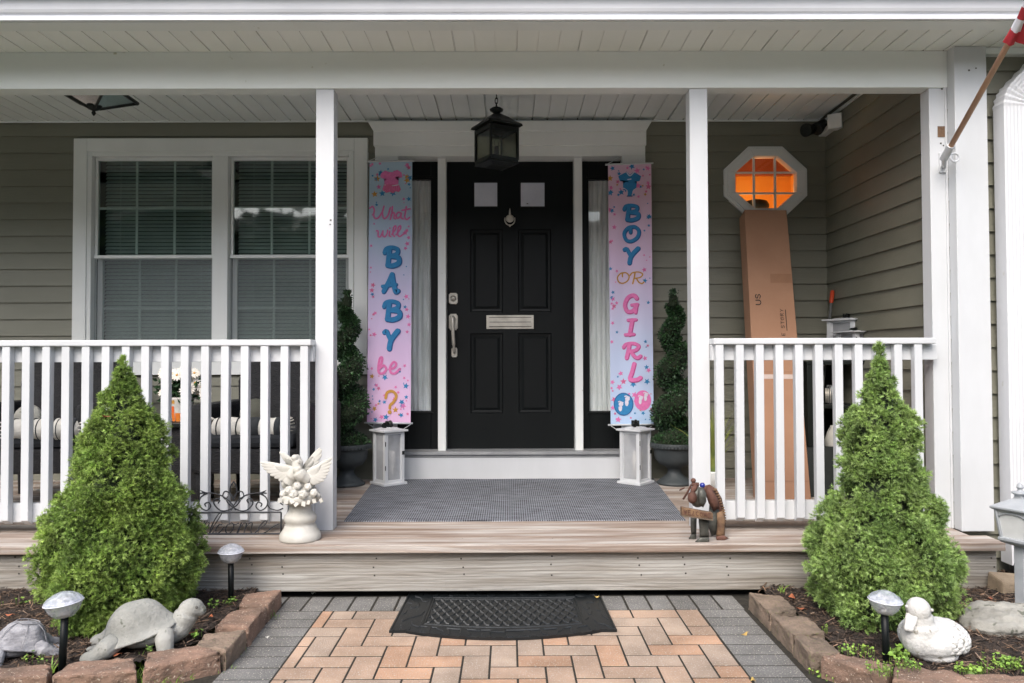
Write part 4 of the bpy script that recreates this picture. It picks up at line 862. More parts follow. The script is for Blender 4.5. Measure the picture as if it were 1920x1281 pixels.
# ---- spiral topiaries in urns
def topiary(cx_, cy_, label, seed, ph):
    z0 = deckz(cy_); t = thing('spiral_topiary', (cx_, cy_, z0), label, 'topiary', 'spiral topiaries in grey urns')
    k = cy_ / F
    u = MB(); u.lathe([(.001, 0), (.115, 0), (.118, .012), (.10, .025), (.05, .065), (.042, .095), (.06, .115), (.10, .13), (.128, .17), (.135, .225), (.136, .235), (.150, .238), (.158, .25), (.160, .268), (.152, .272), (.130, .268), (.128, .24), (.001, .235)], (cx_, cy_, z0), 40)
    uo = u.build('urn', 'urn', t, smooth=True)
    rb = MB()
    for i in range(44): a = 6.2832 * i / 44; rb.obox((cx_ + math.cos(a) * .159, cy_ + math.sin(a) * .159, z0 + .255), (.003, .005, .012), Matrix.Rotation(a, 3, 'Z'))
    rb.build('rim_flutes', 'urn', uo)
    sm_ = MB(); sm_.tube([(cx_, cy_, z0 + .24), (cx_, cy_, z0 + 1.26)], .010, 8); sm_.tube([(cx_, cy_, z0 + 1.24), (cx_ + .003, cy_, z0 + 1.285)], [.006, .001], 6); sm_.build('stem', 'bark', t)
    r = random.Random(seed); core = MB(); pts = []; N_ = 150
    turns = 3.3; cz0, cz1 = z0 + .33, z0 + 1.19; cp = []; cr_ = []
    for i in range(N_ + 1):
        s_ = i / N_; rad = .072 * (1 - s_) + .020 * s_; a = ph + s_ * turns * 6.2832; tr = .100 * (1 - s_ ** 1.4) + .044 * s_
        cp.append(Vector((cx_ + math.cos(a) * rad, cy_ + math.sin(a) * rad, cz0 + (cz1 - cz0) * s_ ** .92))); cr_.append(tr * (.8 + .0 * s_))
    core.tube(cp, [q * .80 for q in cr_], 10); core.lathe([(.001, .225), (.125, .24), (.13, .27), (.10, .32), (.04, .36), (.001, .37)], (cx_, cy_, z0), 20)
    core.ell((cx_, cy_, cz1 + .01), (.03, .03, .06)); core.build('branches', 'twig', t)
    for q in range(7600):
        s_ = r.random() ** 1.25; i = min(int(s_ * N_), N_ - 1); tr = cr_[i]; tg = (cp[i + 1] - cp[i]).normalized(); d = Vector((r.gauss(0, 1), r.gauss(0, 1), r.gauss(0, 1))); d = (d - tg * d.dot(tg)).normalized()
        pts.append((cp[i] + d * tr * r.uniform(.72, 1.08) * (1 + .14 * mn.noise(cp[i] * 22 + d * 2)), d))
    for q in range(900): a = r.uniform(0, 6.28); e = r.random() ** .5; pts.append((Vector((cx_ + math.cos(a) * .15 * e, cy_ + math.sin(a) * .15 * e, z0 + .27 + .10 * (1 - e) + r.uniform(-.01, .02))), (math.cos(a) * e, math.sin(a) * e, .8)))
    for q in range(260): pts.append((Vector((cx_ + r.gauss(0, .012), cy_ + r.gauss(0, .012), cz1 + r.uniform(0, .085))), (r.gauss(0, .3), r.gauss(0, .3), 1)))
    fo = MB(); cl_ = []; leafcloud(fo, cl_, pts, .017, r, .7, .35, 1.7); fo.build('foliage', 'leafdark', t, colors=cl_)
tq = ondeck(652, 901); topiary(X(651, 4.93, 800), 4.93, 'dark green spiral topiary in a grey urn behind the left middle post', 31, 2.2)
topiary(X(1264, 4.93, 800), 4.93, 'dark green spiral topiary in a grey urn beside the right lantern', 57, .3)

# ---- pendant lantern
def pendant():
    Yp = 4.30; k = Yp / F; c = at(931, 260, Yp); cx_ = c.x; P_ = lambda py: Z(py, Yp)
    t = thing('pendant_lantern', (cx_, Yp, P_(310)), 'black square pendant lantern hanging on a chain before the door', 'ceiling light')
    a45 = Matrix.Rotation(R(31), 3, 'Z')
    ch = MB(); z_ = P_(204); q = 0
    while z_ < ZC + .01:
        a = [6.2832 * i / 12 for i in range(13)]; ch.tube([(cx_ + (math.cos(b_) * .008 if q % 2 else 0), Yp + (0 if q % 2 else math.cos(b_) * .008), z_ + .016 + math.sin(b_) * .019) for b_ in a], .0028, 6); z_ += .030; q += 1
    ch.build('chain', 'black_metal', t, smooth=True)
    cn = MB(); cn.lathe([(.001, 0), (.06, 0), (.06, -.012), (.03, -.03), (.001, -.032)], (cx_, Yp, ZC), 24); cn.build('ceiling_canopy', 'black_metal', t, smooth=True)
    cp_ = MB(); cp_.lathe([(.012, P_(215)), (.018, P_(212.5)), (.038, P_(208)), (.040, P_(205.5)), (.026, P_(202.5)), (.006, P_(200)), (.004, P_(196)), (.001, P_(195))], (cx_, Yp, 0), 28); cp_.build('cap', 'black_metal', t, smooth=True)
    rf_ = MB(); hw = 33 * k
    def sq(s_, z): return [Vector((cx_, Yp, z)) + a45 @ Vector((i * s_, j_ * s_, 0)) for i, j_ in ((-1, -1), (1, -1), (1, 1), (-1, 1))]
    lv = [sq(.020, P_(214)), sq(.052, P_(221)), sq(.078, P_(229)), sq(.108, P_(236)), sq(.112, P_(240)), sq(.098, P_(240)), sq(.05, P_(236))]
    rf_.add([v for r_ in lv for v in r_], [(i * 4 + j_, i * 4 + (j_ + 1) % 4, (i + 1) * 4 + (j_ + 1) % 4, (i + 1) * 4 + j_) for i in range(len(lv) - 1) for j_ in range(4)] + [(0, 1, 2, 3)]); rf_.build('lantern_roof', 'black_metal', t, bevel=.002)
    s_ = .088; zt, zb = P_(243), P_(303); fr_ = MB()
    for i, j_ in ((-1, -1), (1, -1), (1, 1), (-1, 1)): q = Vector((cx_, Yp, 0)) + a45 @ Vector((i * s_, j_ * s_, 0)); fr_.obox((q.x, q.y, (zt + zb) / 2), (.0065, .0065, (zt - zb) / 2), a45); fr_.ell((q.x, q.y, P_(260)), .009, nu=8, nv=6)
    for kq in range(4):
        m_ = a45 @ Matrix.Rotation(R(90 * kq), 3, 'Z')
        for (za, zc_) in ((zb, .011), (zt - .012, .012)): fr_.obox(Vector((cx_, Yp, za)) + m_ @ Vector((0, -s_, 0)), (s_, .0055, zc_), m_)
        fr_.tube([Vector((cx_, Yp, zt - .035)) + m_ @ Vector((math.cos(a) * s_ * .93, -s_, math.sin(a) * .030)) for a in [math.pi * i / 12 for i in range(13)]], .0045, 6)
    fr_.build('frame', 'black_metal', t)
    gl = MB()
    for kq in range(4): m_ = a45 @ Matrix.Rotation(R(90 * kq), 3, 'Z'); gl.add([Vector((cx_, Yp, 0)) + m_ @ Vector(v) for v in ((-s_, -s_ + .004, zb), (s_, -s_ + .004, zb), (s_, -s_ + .004, zt), (-s_, -s_ + .004, zt))], [(0, 1, 2, 3)])
    gl.build('glass_panes', M['pglass'], t)
    bs = MB(); l2 = [sq(.09, zb - .012), sq(.096, zb - .02), sq(.05, zb - .034)]; bs.add([v for r_ in l2 for v in r_], [(i * 4 + j_, i * 4 + (j_ + 1) % 4, (i + 1) * 4 + (j_ + 1) % 4, (i + 1) * 4 + j_) for i in range(2) for j_ in range(4)] + [(8, 9, 10, 11), (0, 1, 2, 3)]); bs.build('bottom_plate', 'black_metal', t, bevel=.002)
    cs = MB(); cs.lathe([(.001, zb - .01), (.034, zb - .005), (.036, zb + .008), (.016, zb + .014), (.014, zb + .085), (.001, zb + .086)], (cx_, Yp, 0), 20); cs.build('candle_socket', 'black_metal', t, smooth=True)
    bu = MB(); bu.ell((cx_, Yp, zb + .12), (.018, .018, .035)); bu.build('bulb', M['clear'], t, smooth=True)
M['pglass'] = glass('seeded_glass', (.60, .60, .50), .10, .3, .85)
pendant()
# ---- flush ceiling light at the far left
Yf = 4.25; fc = at(176, 178, Yf); t = thing('flush_ceiling_light', (fc.x, Yf, ZC), 'black pyramid shaped flush light on the ceiling above the window', 'ceiling light')
zc_ = ZC; f1 = MB(); zt = Z(168, Yf, 184)
f1.box((fc.x - .07, Yf - .07, zt), (fc.x + .07, Yf + .07, ZC)); f1.build('stem_box', 'black_metal', t)
f2 = MB(); sq = lambda s_, z: [(fc.x - s_, Yf - s_, z), (fc.x + s_, Yf - s_, z), (fc.x + s_, Yf + s_, z), (fc.x - s_, Yf + s_, z)]
z1_ = Z(176, Yf, 184); zb_ = Z(203, Yf, 184)
f2.add(sq(.17, z1_) + sq(.158, z1_ + .02) , [(0, 1, 5, 4), (1, 2, 6, 5), (2, 3, 7, 6), (3, 0, 4, 7), (4, 5, 6, 7)])
for (i, j_) in ((-1, -1), (1, -1), (1, 1), (-1, 1)): f2.tube([(fc.x + i * .168, Yf + j_ * .168, z1_), (fc.x + i * .02, Yf + j_ * .02, zb_)], .008, 6)
for a_, b_ in (((-1, -1), (1, -1)), ((1, -1), (1, 1)), ((1, 1), (-1, 1)), ((-1, 1), (-1, -1))): f2.tube([(fc.x + a_[0] * .168, Yf + a_[1] * .168, z1_), (fc.x + b_[0] * .168, Yf + b_[1] * .168, z1_)], .010, 6)
f2.build('frame', 'black_metal', t)
f3 = MB(); f3.add(sq(.165, z1_) + sq(.02, zb_), [(0, 1, 5, 4), (1, 2, 6, 5), (2, 3, 7, 6), (3, 0, 4, 7)]); f3.build('glass_shade', glass('smoked_glass', (.05, .065, .06), .10, .25, .3), t)
f4 = MB(); f4.lathe([(.001, zb_ - .045), (.006, zb_ - .04), (.012, zb_ - .028), (.007, zb_ - .016), (.03, zb_ - .006), (.045, zb_ + .012), (.02, zb_ + .02), (.001, zb_ + .02)], (fc.x, Yf, 0), 20); f4.build('finial', 'black_metal', t, smooth=True)
# ---- security floodlight in the corner
Yq = 4.92; q = at(1567, 229, Yq); t = thing('security_light', (q.x, Yq, q.z), 'white box with black twin floodlights mounted in the porch corner', 'security light')
s1 = MB(); s1.obox((q.x, Yq, q.z), (.045, .05, .048), Matrix.Rotation(R(-32), 3, 'Z') @ Matrix.Rotation(R(6), 3, 'X')); s1.box((q.x - .02, Yq + .04, q.z - .03), (q.x + .06, YS, q.z + .04)); s1.build('mounting_box', 'trim', t, bevel=.004)
for (px, py, dd) in ((1519, 243, (-.8, -.5, -.25)), (1538, 236, (-.55, -.3, -.5))):
    c = at(px, py, Yq + .06); s2 = MB(); s2.lathe([(.001, -.055), (.022, -.052), (.032, -.02), (.042, .03), (.044, .05), (.038, .052), (.001, .045)], c, 24, mtx=dirm(dd)); s2.tube([c, (q.x - .03, Yq + .03, q.z)], .010, 8); s2.build('lamp_head', 'black_metal', t, smooth=True)

# ---- tall cardboard carton leaning on the wall
f_bl, f_br, f_tl, f_tr = at(1425, 938, 4.37), at(1521, 936, 4.37), at(1396, 393, 4.97), at(1475, 394, 4.97)
for v in (f_bl, f_br): v.z = deckz(4.37) + .003
nrm = (f_br - f_bl).cross(f_tl - f_bl).normalized(); nrm = nrm if nrm.y > 0 else -nrm
dep = nrm * .125
t = thing('cardboard_box', f_bl.lerp(f_br, .5), 'tall narrow brown cardboard box leaning below the octagonal window', 'box')
cbx = MB(); cbx.hexa([f_bl, f_br, f_tr, f_tl], [f_bl + dep, f_br + dep, f_tr + dep, f_tl + dep]); cbx.build('carton', 'card', t, bevel=.004)
def cmap(u, v, e=.0012): return f_bl.lerp(f_br, u).lerp(f_tl.lerp(f_tr, u), v) - nrm * e
def cq(mb, u0, u1, v0, v1, e=.0012, mi=0): mb.add([cmap(u0, v0, e), cmap(u1, v0, e), cmap(u1, v1, e), cmap(u0, v1, e)], [(0, 1, 2, 3)], mi)
tp = MB(); cq(tp, .50, .98, .722, .755); tp.build('tape_strip', 'tape', t)
tp = MB(); cq(tp, .02, .99, .385, .400, .0014); tp.build('tape_strip', 'cardline', t)
tp = MB(); cq(tp, .02, .98, .4075, .4105, .001); cq(tp, .02, .98, .055, .060, .001); tp.build('crease', 'tape', t)
ik = MB()
def inkmap(u0, v0, su_, sv): return lambda x, y: cmap(u0 + y * su_, v0 + x * sv, .0025)      # text runs up the carton
m3 = inkmap(.135, .640, .115, .022)
glyph(ik, 'U', 0, 0, .9, 1, .16, m3, 0); m3 = inkmap(.135, .663, .115, .018); glyph(ik, 'S', 0, 0, 1, 1, .16, m3, 0); ik.build('printed_letters', 'ink', t)
ik = MB()
for i, ch in enumerate('ESTORY'):
    v0 = .536 + i * .0145 + (.008 if i else -.004); m3 = inkmap(.66, v0, .075, .0125); glyph(ik, {'E': 'E', 'S': 'S', 'T': 'T', 'O': 'O', 'R': 'r', 'Y': 'Y'}[ch], 0, 0, .85, 1, .13, m3, 0)
cq(ik, .775, .79, .55, .625, .0025); ik.build('printed_letters', 'ink', t)
# ---- long handled tool with orange grip in the corner
a, b_ = at(1561, 545, 5.03), at(1545, 700, 4.80); dd = (b_ - a).normalized()
t = thing('snow_shovel', b_ + dd * .2, 'grey pole with an orange grip standing in the porch corner', 'shovel')
pl = MB(); kz = (b_.z - deckz(4.6) - .30) / -dd.z; pl.tube([a + dd * .05, b_ + dd * ((b_.z - deckz(4.7) - .28) / -dd.z)], .009, 10); pl.build('pole', 'greypole', t, smooth=True)
gp = MB(); gp.tube([a, a + dd * .004, a + dd * .02, a + dd * .09, a + dd * .10], [.006, .012, .014, .013, .009], 12); gp.build('grip', 'orange', t, smooth=True)
e_ = b_ + dd * ((b_.z - deckz(4.7) - .28) / -dd.z); bl_ = MB(); bl_.slab([(e_.x - .16, e_.y - .03, e_.z), (e_.x + .16, e_.y - .03, e_.z), (e_.x + .15, e_.y - .14, deckz(4.5) + .003), (e_.x - .15, e_.y - .14, deckz(4.5) + .003)], (0, .012, .004)); bl_.build('blade', 'black_metal', t)

# ---- black storage shelf
Ysh = 4.62; sx0, sx1 = X(1514, Ysh, 750), X(1702, Ysh, 750); zt = Z(678, Ysh); zb = deckz(Ysh)
t = thing('storage_shelf', ((sx0 + sx1) / 2, Ysh, zb), 'black open shelf unit behind the right railing and spruce', 'shelf')
for (a_, b_) in ((sx0, sx0 + .055), (sx1 - .09, sx1)):
    m_ = MB(); m_.box((a_, Ysh, zb), (b_, Ysh + .36, zt - .025)); m_.build('side_panel', 'black_metal', t, bevel=.004)
for z_ in (zt - .025, Z(768, Ysh), Z(852, Ysh), zb + .05): m_ = MB(); m_.box((sx0 + (.056 if z_ < zt - .03 else -.005), Ysh - .005, z_), (sx1 - (.091 if z_ < zt - .03 else -.005), Ysh + .35, z_ + .022)); m_.build('shelf', 'black_metal', t, bevel=.003)
m_ = MB(); m_.box((sx0 + .056, Ysh + .33, zb + .08), (sx1 - .091, Ysh + .34, zt - .03)); m_.build('back_panel', 'dark', t)
# things on the shelf
c = at(1563, 767, Ysh + .10); zs = Z(768, Ysh) + .0225; rj = MB(); n = 30
rj.lathe([(.001, 0), (.042, 0), (.046, .006), (.046, .10), (.038, .112), (.038, .118), (.001, .12)], (c.x, c.y, zs), 30)
tj = thing('ribbed_jar', (c.x, c.y, zs), 'ribbed silver jar on the middle tier of the black shelf', 'jar')
rj.build('jar', mat('ribbed_silver', (.55, .56, .56), .25, (.06, .06, .06), 9, (8, 8, .3), metal=.6), tj, smooth=True)
rr2 = MB()
for i in range(24): a = 6.2832 * i / 24; rr2.tube([(c.x + math.cos(a) * .047, c.y + math.sin(a) * .047, zs + .008), (c.x + math.cos(a) * .047, c.y + math.sin(a) * .047, zs + .098)], .003, 6)
rr2.build('ribs', 'metal', tj, smooth=True)
c = at(1566, 850, Ysh + .10); zs = Z(852, Ysh) + .0225; kt = MB(); tk = thing('kettle', (c.x, c.y, zs), 'white enamel kettle on the lower tier of the black shelf', 'kettle')
kt.lathe([(.001, 0), (.058, 0), (.062, .01), (.060, .05), (.046, .10), (.030, .13), (.028, .14), (.001, .142)], (c.x, c.y, zs), 30); kt.build('body', 'plaster', tk, smooth=True)
kh = MB(); kh.tube(spline([(c.x + .05, c.y, zs + .03), (c.x + .085, c.y, zs + .06), (c.x + .075, c.y, zs + .12), (c.x + .03, c.y, zs + .13)], 6), .006, 8); kh.build('handle', 'black_metal', tk, smooth=True)
kb = MB(); kb.lathe([(.062, -.001), (.064, .004), (.063, .010)], (c.x, c.y, zs), 30); kb.build('base_band', 'black_metal', tk, smooth=True)
# two lanterns on the shelf top (copies of the porch lantern, shorter)
for (px, py, Yl, lab, sc_, ro) in ((1591, 601, 4.86, 'rear white lantern on the black shelf, the taller one', .83, 36), (1610, 624, 4.72, 'front white lantern on the black shelf, the lower one', .58, 12)):
    o = dup(LA, loc=(X(px, Yl, py), Yl, zt + .0005), rotz=R(ro)); o['label'] = lab; o.scale = (1.28, 1.28, (Z(py, Yl) - zt) / .357)
c = at(1650, 622, 4.78); ob = MB(); ob.ell((c.x, c.y, c.z), (.016, .016, .018)); ob.ell((c.x + .004, c.y, c.z - .025), (.011, .011, .022)); ob.lathe([(.001, 0), (.02, 0), (.022, .05), (.012, c.z - zt - .02), (.001, c.z - zt - .02)], (c.x, c.y, zt), 16)
tag(ob.build('figurine', mat('amber_resin', (.42, .20, .04), .4, (.2, .08, .02), 30), smooth=True), 'small amber figurine at the right end of the shelf top', 'figurine')
# ---- grass in a white pot
Yg = 4.75; c = at(1338, 905, Yg); zg = deckz(Yg); t = thing('potted_grass', (c.x, Yg, zg), 'yellow green ornamental grass in a small white pot behind the right railing', 'plant')
p_ = MB(); p_.lathe([(.001, 0), (.045, 0), (.058, .10), (.062, .115), (.055, .115), (.050, .10), (.001, .098)], (c.x, Yg, zg), 28); p_.build('pot', 'trim', t, smooth=True)
gr = MB(); r = random.Random(8)
for i in range(120):
    a = r.uniform(0, 6.28); e = r.random() ** .7; L_ = r.uniform(.25, .48); sp = r.uniform(.02, .30) * e; b0 = Vector((c.x + math.cos(a) * .03 * e, Yg + math.sin(a) * .03 * e, zg + .095)); pts = []
    for k in range(7): u = k / 6; pts.append(b0 + Vector((math.cos(a) * sp * u * u, math.sin(a) * sp * u * u, L_ * (u - .25 * u * u * (sp / .3)))))
    s_ = Vector((-math.sin(a), math.cos(a), 0)) if r.random() < .5 else Vector((1, 0, 0)); vs = []
    for k, q in enumerate(pts): w_ = .0028 * (1 - (k / 6) ** 2) + .0003; vs += [q - s_ * w_, q + s_ * w_]
    gr.add(vs, [(2 * k, 2 * k + 1, 2 * k + 3, 2 * k + 2) for k in range(6)])
gr.build('grass_blades', 'grassb', t)

# ---- wicker armchairs
def make_chair(label):
    t = thing('wicker_armchair', (0, 0, 0), label, 'armchair', 'black wicker armchairs behind the left railing'); w_ = .34
    b_ = MB(); pr = [(-.30, .16), (-.31, .70), (-.27, .80), (-.18, .84), (.18, .84), (.27, .80), (.31, .70), (.30, .16)]
    b_.hexa([(x, .26, z) for x, z in pr], [(x * .98, .33 + (z - .16) * .12, z) for x, z in pr]); b_.build('backrest', 'wicker', t, bevel=.015)
    s_ = MB(); s_.box((-.30, -.28, .20), (.30, .25, .34)); s_.build('seat_frame', 'wicker', t, bevel=.01)
    c_ = MB(); c_.box((-.255, -.29, .342), (.255, .24, .43)); c_.build('seat_cushion', 'cushion', t, bevel=.03)
    for sx in (-1, 1):
        a = MB(); x0, x1 = sorted((sx * .262, sx * .345)); a.box((x0, -.30, .20), (x1, .30, .585)); a.build('armrest', 'wicker', t, bevel=.025)
        for y in (-.26, .27): l = MB(); l.tube([(sx * .30, y, 0), (sx * .30, y, .21)], [.017, .024], 8); l.build('leg', 'wicker', t, smooth=True)
    return t
Yc = 4.42
ch = make_chair('black wicker armchair at the far left behind the railing, with a striped bolster'); ch.location = (X(92, Yc + .0, 800), Yc + .02, deckz(Yc)); ch.rotation_euler.z = R(6)
c2 = dup(ch, loc=(X(505, Yc, 800), Yc, deckz(Yc)), rotz=R(-4), label='black wicker armchair behind the railing nearest the left middle post')
def bolster(x, y, z, L_, label, rz_, ends=False):
    t = thing('bolster_pillow', (x, y, z), label, 'pillow', 'striped bolster pillows on the wicker armchairs'); m_ = Matrix.Rotation(R(90), 3, 'Y'); m_ = Matrix.Rotation(R(rz_), 3, 'Z') @ m_
    h = L_ / 2; r0 = .060; b_ = MB(); prof = []
    for i in range(41):
        u = i / 40; zz_ = -h + L_ * u; prof.append((max(.001, r0 * (1 - abs(2 * u - 1) ** 14) ** .5 * (1 + .04 * math.sin(u * 30))), zz_))
    b_.lathe(prof, (x, y, z), 28, mtx=m_); b_.build('pillow_cover', 'pillow', t, smooth=True)
    for u0, u1 in ((.10, .112), (.36, .372), (.44, .455), (.52, .66), (.70, .712), (.86, .94)):
        s_ = MB(); s_.lathe([(r0 * 1.0, -h + L_ * u0), (r0 * 1.045, -h + L_ * u0), (r0 * 1.045, -h + L_ * u1), (r0 * 1.0, -h + L_ * u1)], (x, y, z), 28, mtx=m_); s_.build('stripe_band', 'stripe', t, smooth=True)
    for sx in (-1, 1):
        f = MB()
        for i in range(16): a = 6.2832 * i / 16; d = m_ @ Vector((math.cos(a) * .05, math.sin(a) * .05, sx * (h - .004))); e = m_ @ Vector((math.cos(a) * .062, math.sin(a) * .062, sx * (h + .018))); f.tube([Vector((x, y, z)) + d, Vector((x, y, z)) + e], .004, 5)
        f.build('fringe', 'pillow', t)
Yp_ = Yc - .23
q = at(86, 805, Yp_); bolster(q.x, Yp_, q.z, .41, 'striped bolster on the far left armchair', 3)
q = at(469, 803, Yp_); bolster(q.x, Yp_, q.z, .43, 'striped bolster on the armchair nearest the post', -3)
q = at(52, 785, Yc + .02); rp_ = MB(); rp_.lathe([(.001, -.03), (.07, -.026), (.085, 0), (.07, .026), (.001, .03)], (q.x, q.y, q.z), 28, mtx=dirm((.1, -1, .25))); tag(rp_.build('round_pillow', 'stonegrey', smooth=True), 'small round grey pillow behind the bolster on the far left armchair', 'pillow')
# cushion leaning in the right chair
q = at(476, 775, Yc + .02); rp_ = MB(); rp_.lathe([(.001, -.03), (.075, -.026), (.09, 0), (.075, .026), (.001, .03)], (q.x, q.y, q.z), 28, mtx=dirm((-.1, -1, .3))); tag(rp_.build('round_pillow', mat('dark_round_cushion', (.07, .075, .06), .9, (.05, .05, .04), 12), smooth=True), 'dark round pillow standing in the armchair nearest the post', 'pillow')
# ---- side table and flower bucket
Yt = 4.40; q0, q1 = X(300, Yt, 790), X(392, Yt, 790); tc_ = (q0 + q1) / 2; ztb = Z(787, Yt); t = thing('side_table', (tc_, Yt, deckz(Yt)), 'black wicker side table between the two armchairs', 'table')
m_ = MB(); m_.box((q0, Yt - .14, ztb - .03), (q1, Yt + .16, ztb)); m_.build('tabletop', 'black_metal', t, bevel=.006)
m_ = MB(); m_.box((q0 + .02, Yt - .12, deckz(Yt) + .08), (q1 - .02, Yt + .14, ztb - .031)); m_.build('cabinet', 'wicker', t, bevel=.008)
for sx in (q0 + .035, q1 - .035):
    for sy in (-.10, .12): l = MB(); l.box((sx - .014, Yt + sy - .014, deckz(Yt)), (sx + .014, Yt + sy + .014, deckz(Yt) + .08)); l.build('leg', 'wicker', t)
c = at(340, 787, Yt - .02); t = thing('flower_bucket', (c.x, Yt - .02, ztb), 'white daisies in an orange and white wrapped pot on the side table', 'plant'); px_ = Yt / F
b_ = MB(); b_.lathe([(.001, 0), (.052, 0), (.060, .05), (.068, .125), (.073, .14), (.066, .14), (.001, .12)], (c.x, c.y, ztb), 26); b_.build('pot', 'pillow', t, smooth=True)
for (a0, a1, z0_, z1_, m2) in ((-128, -104, 0, .09, 'pot_orange'), (-100, -66, .0, .05, 'pot_orange'), (-38, -5, .01, .06, 'ppinkd'), (-128, -100, .092, .125, 'pgold')):
    d_ = MB(); vs = []
    for i in range(9): a = R(a0 + (a1 - a0) * i / 8); vs += [(c.x + math.cos(a) * (.0535 + z0_ * .11), c.y + math.sin(a) * (.0535 + z0_ * .11), ztb + z0_ + .002), (c.x + math.cos(a) * (.0545 + z1_ * .12), c.y + math.sin(a) * (.0545 + z1_ * .12), ztb + z1_)]
    d_.add(vs, [(2 * i, 2 * i + 2, 2 * i + 3, 2 * i + 1) for i in range(8)]); d_.build('printed_patch', m2, t)
r = random.Random(12); fo = MB(); cc_ = []; leafcloud(fo, cc_, [(Vector((c.x + r.gauss(0, .055), c.y + r.gauss(0, .04), ztb + r.uniform(.13, .24))), (r.gauss(0, 1), r.gauss(0, 1), .4)) for _ in range(420)], .045, r, .45); fo.build('leaves', 'leafdark', t, colors=cc_)
for i in range(26):
    a = r.uniform(0, 6.28); e = r.random() ** .6; fc_ = Vector((c.x + math.cos(a) * .155 * e, c.y - .03 + math.sin(a) * .07 * e, ztb + .235 + r.uniform(-.07, .085) - .03 * e)); nr_ = Vector((math.cos(a) * .5, -.9, .35 + r.uniform(-.2, .3))).normalized(); mm = dirm(nr_); f = MB()
    for k in range(13): b3 = 6.2832 * k / 13; f.ell(fc_ + mm @ Vector((math.cos(b3) * .020, math.sin(b3) * .020, .002 * (k % 2))), (.017, .006, .002), mm @ Matrix.Rotation(b3, 3, 'Z'), 6, 4, 0)
    f.ell(fc_ + nr_ * .003, (.007, .007, .004), mm, 8, 5, 1); f.build('flower', ['petal', 'pgold'], t)
# stems of a twig decoration beside the flowers
# ================================================================== GARDEN BEDS
tex = bpy.data.textures.new('rough', 'CLOUDS'); tex.noise_scale = .035; tex.noise_depth = 3
def edging(quad, label, m_, zt=.074):
    P = [onz(x, y, zt) for x, y in quad]
    area = sum(P[i].x * P[(i + 1) % 4].y - P[(i + 1) % 4].x * P[i].y for i in range(4))
    if area < 0: P.reverse()
    b = MB(); b.hexa([(p.x, p.y, -.03) for p in P], [(p.x, p.y, zt) for p in P]); o = b.build('edging_block', m_)
    for p in o.data.polygons: p.use_smooth = True
    q = o.modifiers.new('bevel', 'BEVEL'); q.width = .006; q.segments = 2
    q = o.modifiers.new('sub', 'SUBSURF'); q.subdivision_type = 'SIMPLE'; q.levels = 4; q.render_levels = 4
    q = o.modifiers.new('rough', 'DISPLACE'); q.texture = tex; q.strength = .016; q.mid_level = .5; q.texture_coords = 'GLOBAL'
    tag(o, label, 'edging block', 'concrete blocks edging the planting beds')
LB = [([(461, 1112), (528, 1105), (503, 1134), (447, 1136)], 'left bed edging block touching the wooden step'), ([(431, 1146), (500, 1136), (466, 1176), (402, 1174)], 'second edging block of the left bed, counting from the step'),
      ([(382, 1188), (462, 1180), (424, 1219), (368, 1209)], 'dark edging block right of the smiling turtle statue'), ([(280, 1223), (358, 1209), (420, 1220), (289, 1250), (268, 1253)][:0] or [(276, 1224), (368, 1210), (415, 1222), (268, 1254)], 'orange toned edging block below the head of the smiling turtle'),
      ([(136, 1240), (250, 1233), (256, 1257), (97, 1269)], 'edging block between the front left solar light and the turtle foot'), ([(-70, 1255), (99, 1245), (88, 1266), (-70, 1276)], 'edging block in the bottom left corner below the dark turtle')]
for i, (q, l) in enumerate(LB): edging(q, l, 'block' if i in (0, 1, 3, 4, 5) else 'block2')
RB = [([(1403, 1110), (1464, 1116), (1494, 1143), (1443, 1149)], 'right bed edging block touching the wooden step'), ([(1445, 1151), (1517, 1157), (1546, 1185), (1486, 1190)], 'second edging block of the right bed, counting from the step'),
      ([(1487, 1191), (1546, 1195), (1577, 1224), (1520, 1224)], 'mossy edging block at the bend of the right bed'), ([(1538, 1230), (1570, 1224), (1672, 1246), (1662, 1270)], 'edging block at the foot of the right solar light'), ([(1676, 1249), (1790, 1257), (1852, 1286), (1674, 1275)], 'edging block under the white duck statue'), ([(1800, 1262), (1990, 1270), (2000, 1300), (1862, 1290)], 'edging block in the bottom right corner')]
for i, (q, l) in enumerate(RB): edging(q, l, 'block2' if i < 3 else 'block')
def inside(x, y, poly):
    c = False; n = len(poly)
    for i in range(n):
        x1, y1 = poly[i]; x2, y2 = poly[(i + 1) % n]
        if (y1 > y) != (y2 > y) and x < (x2 - x1) * (y - y1) / (y2 - y1) + x1: c = not c
    return c
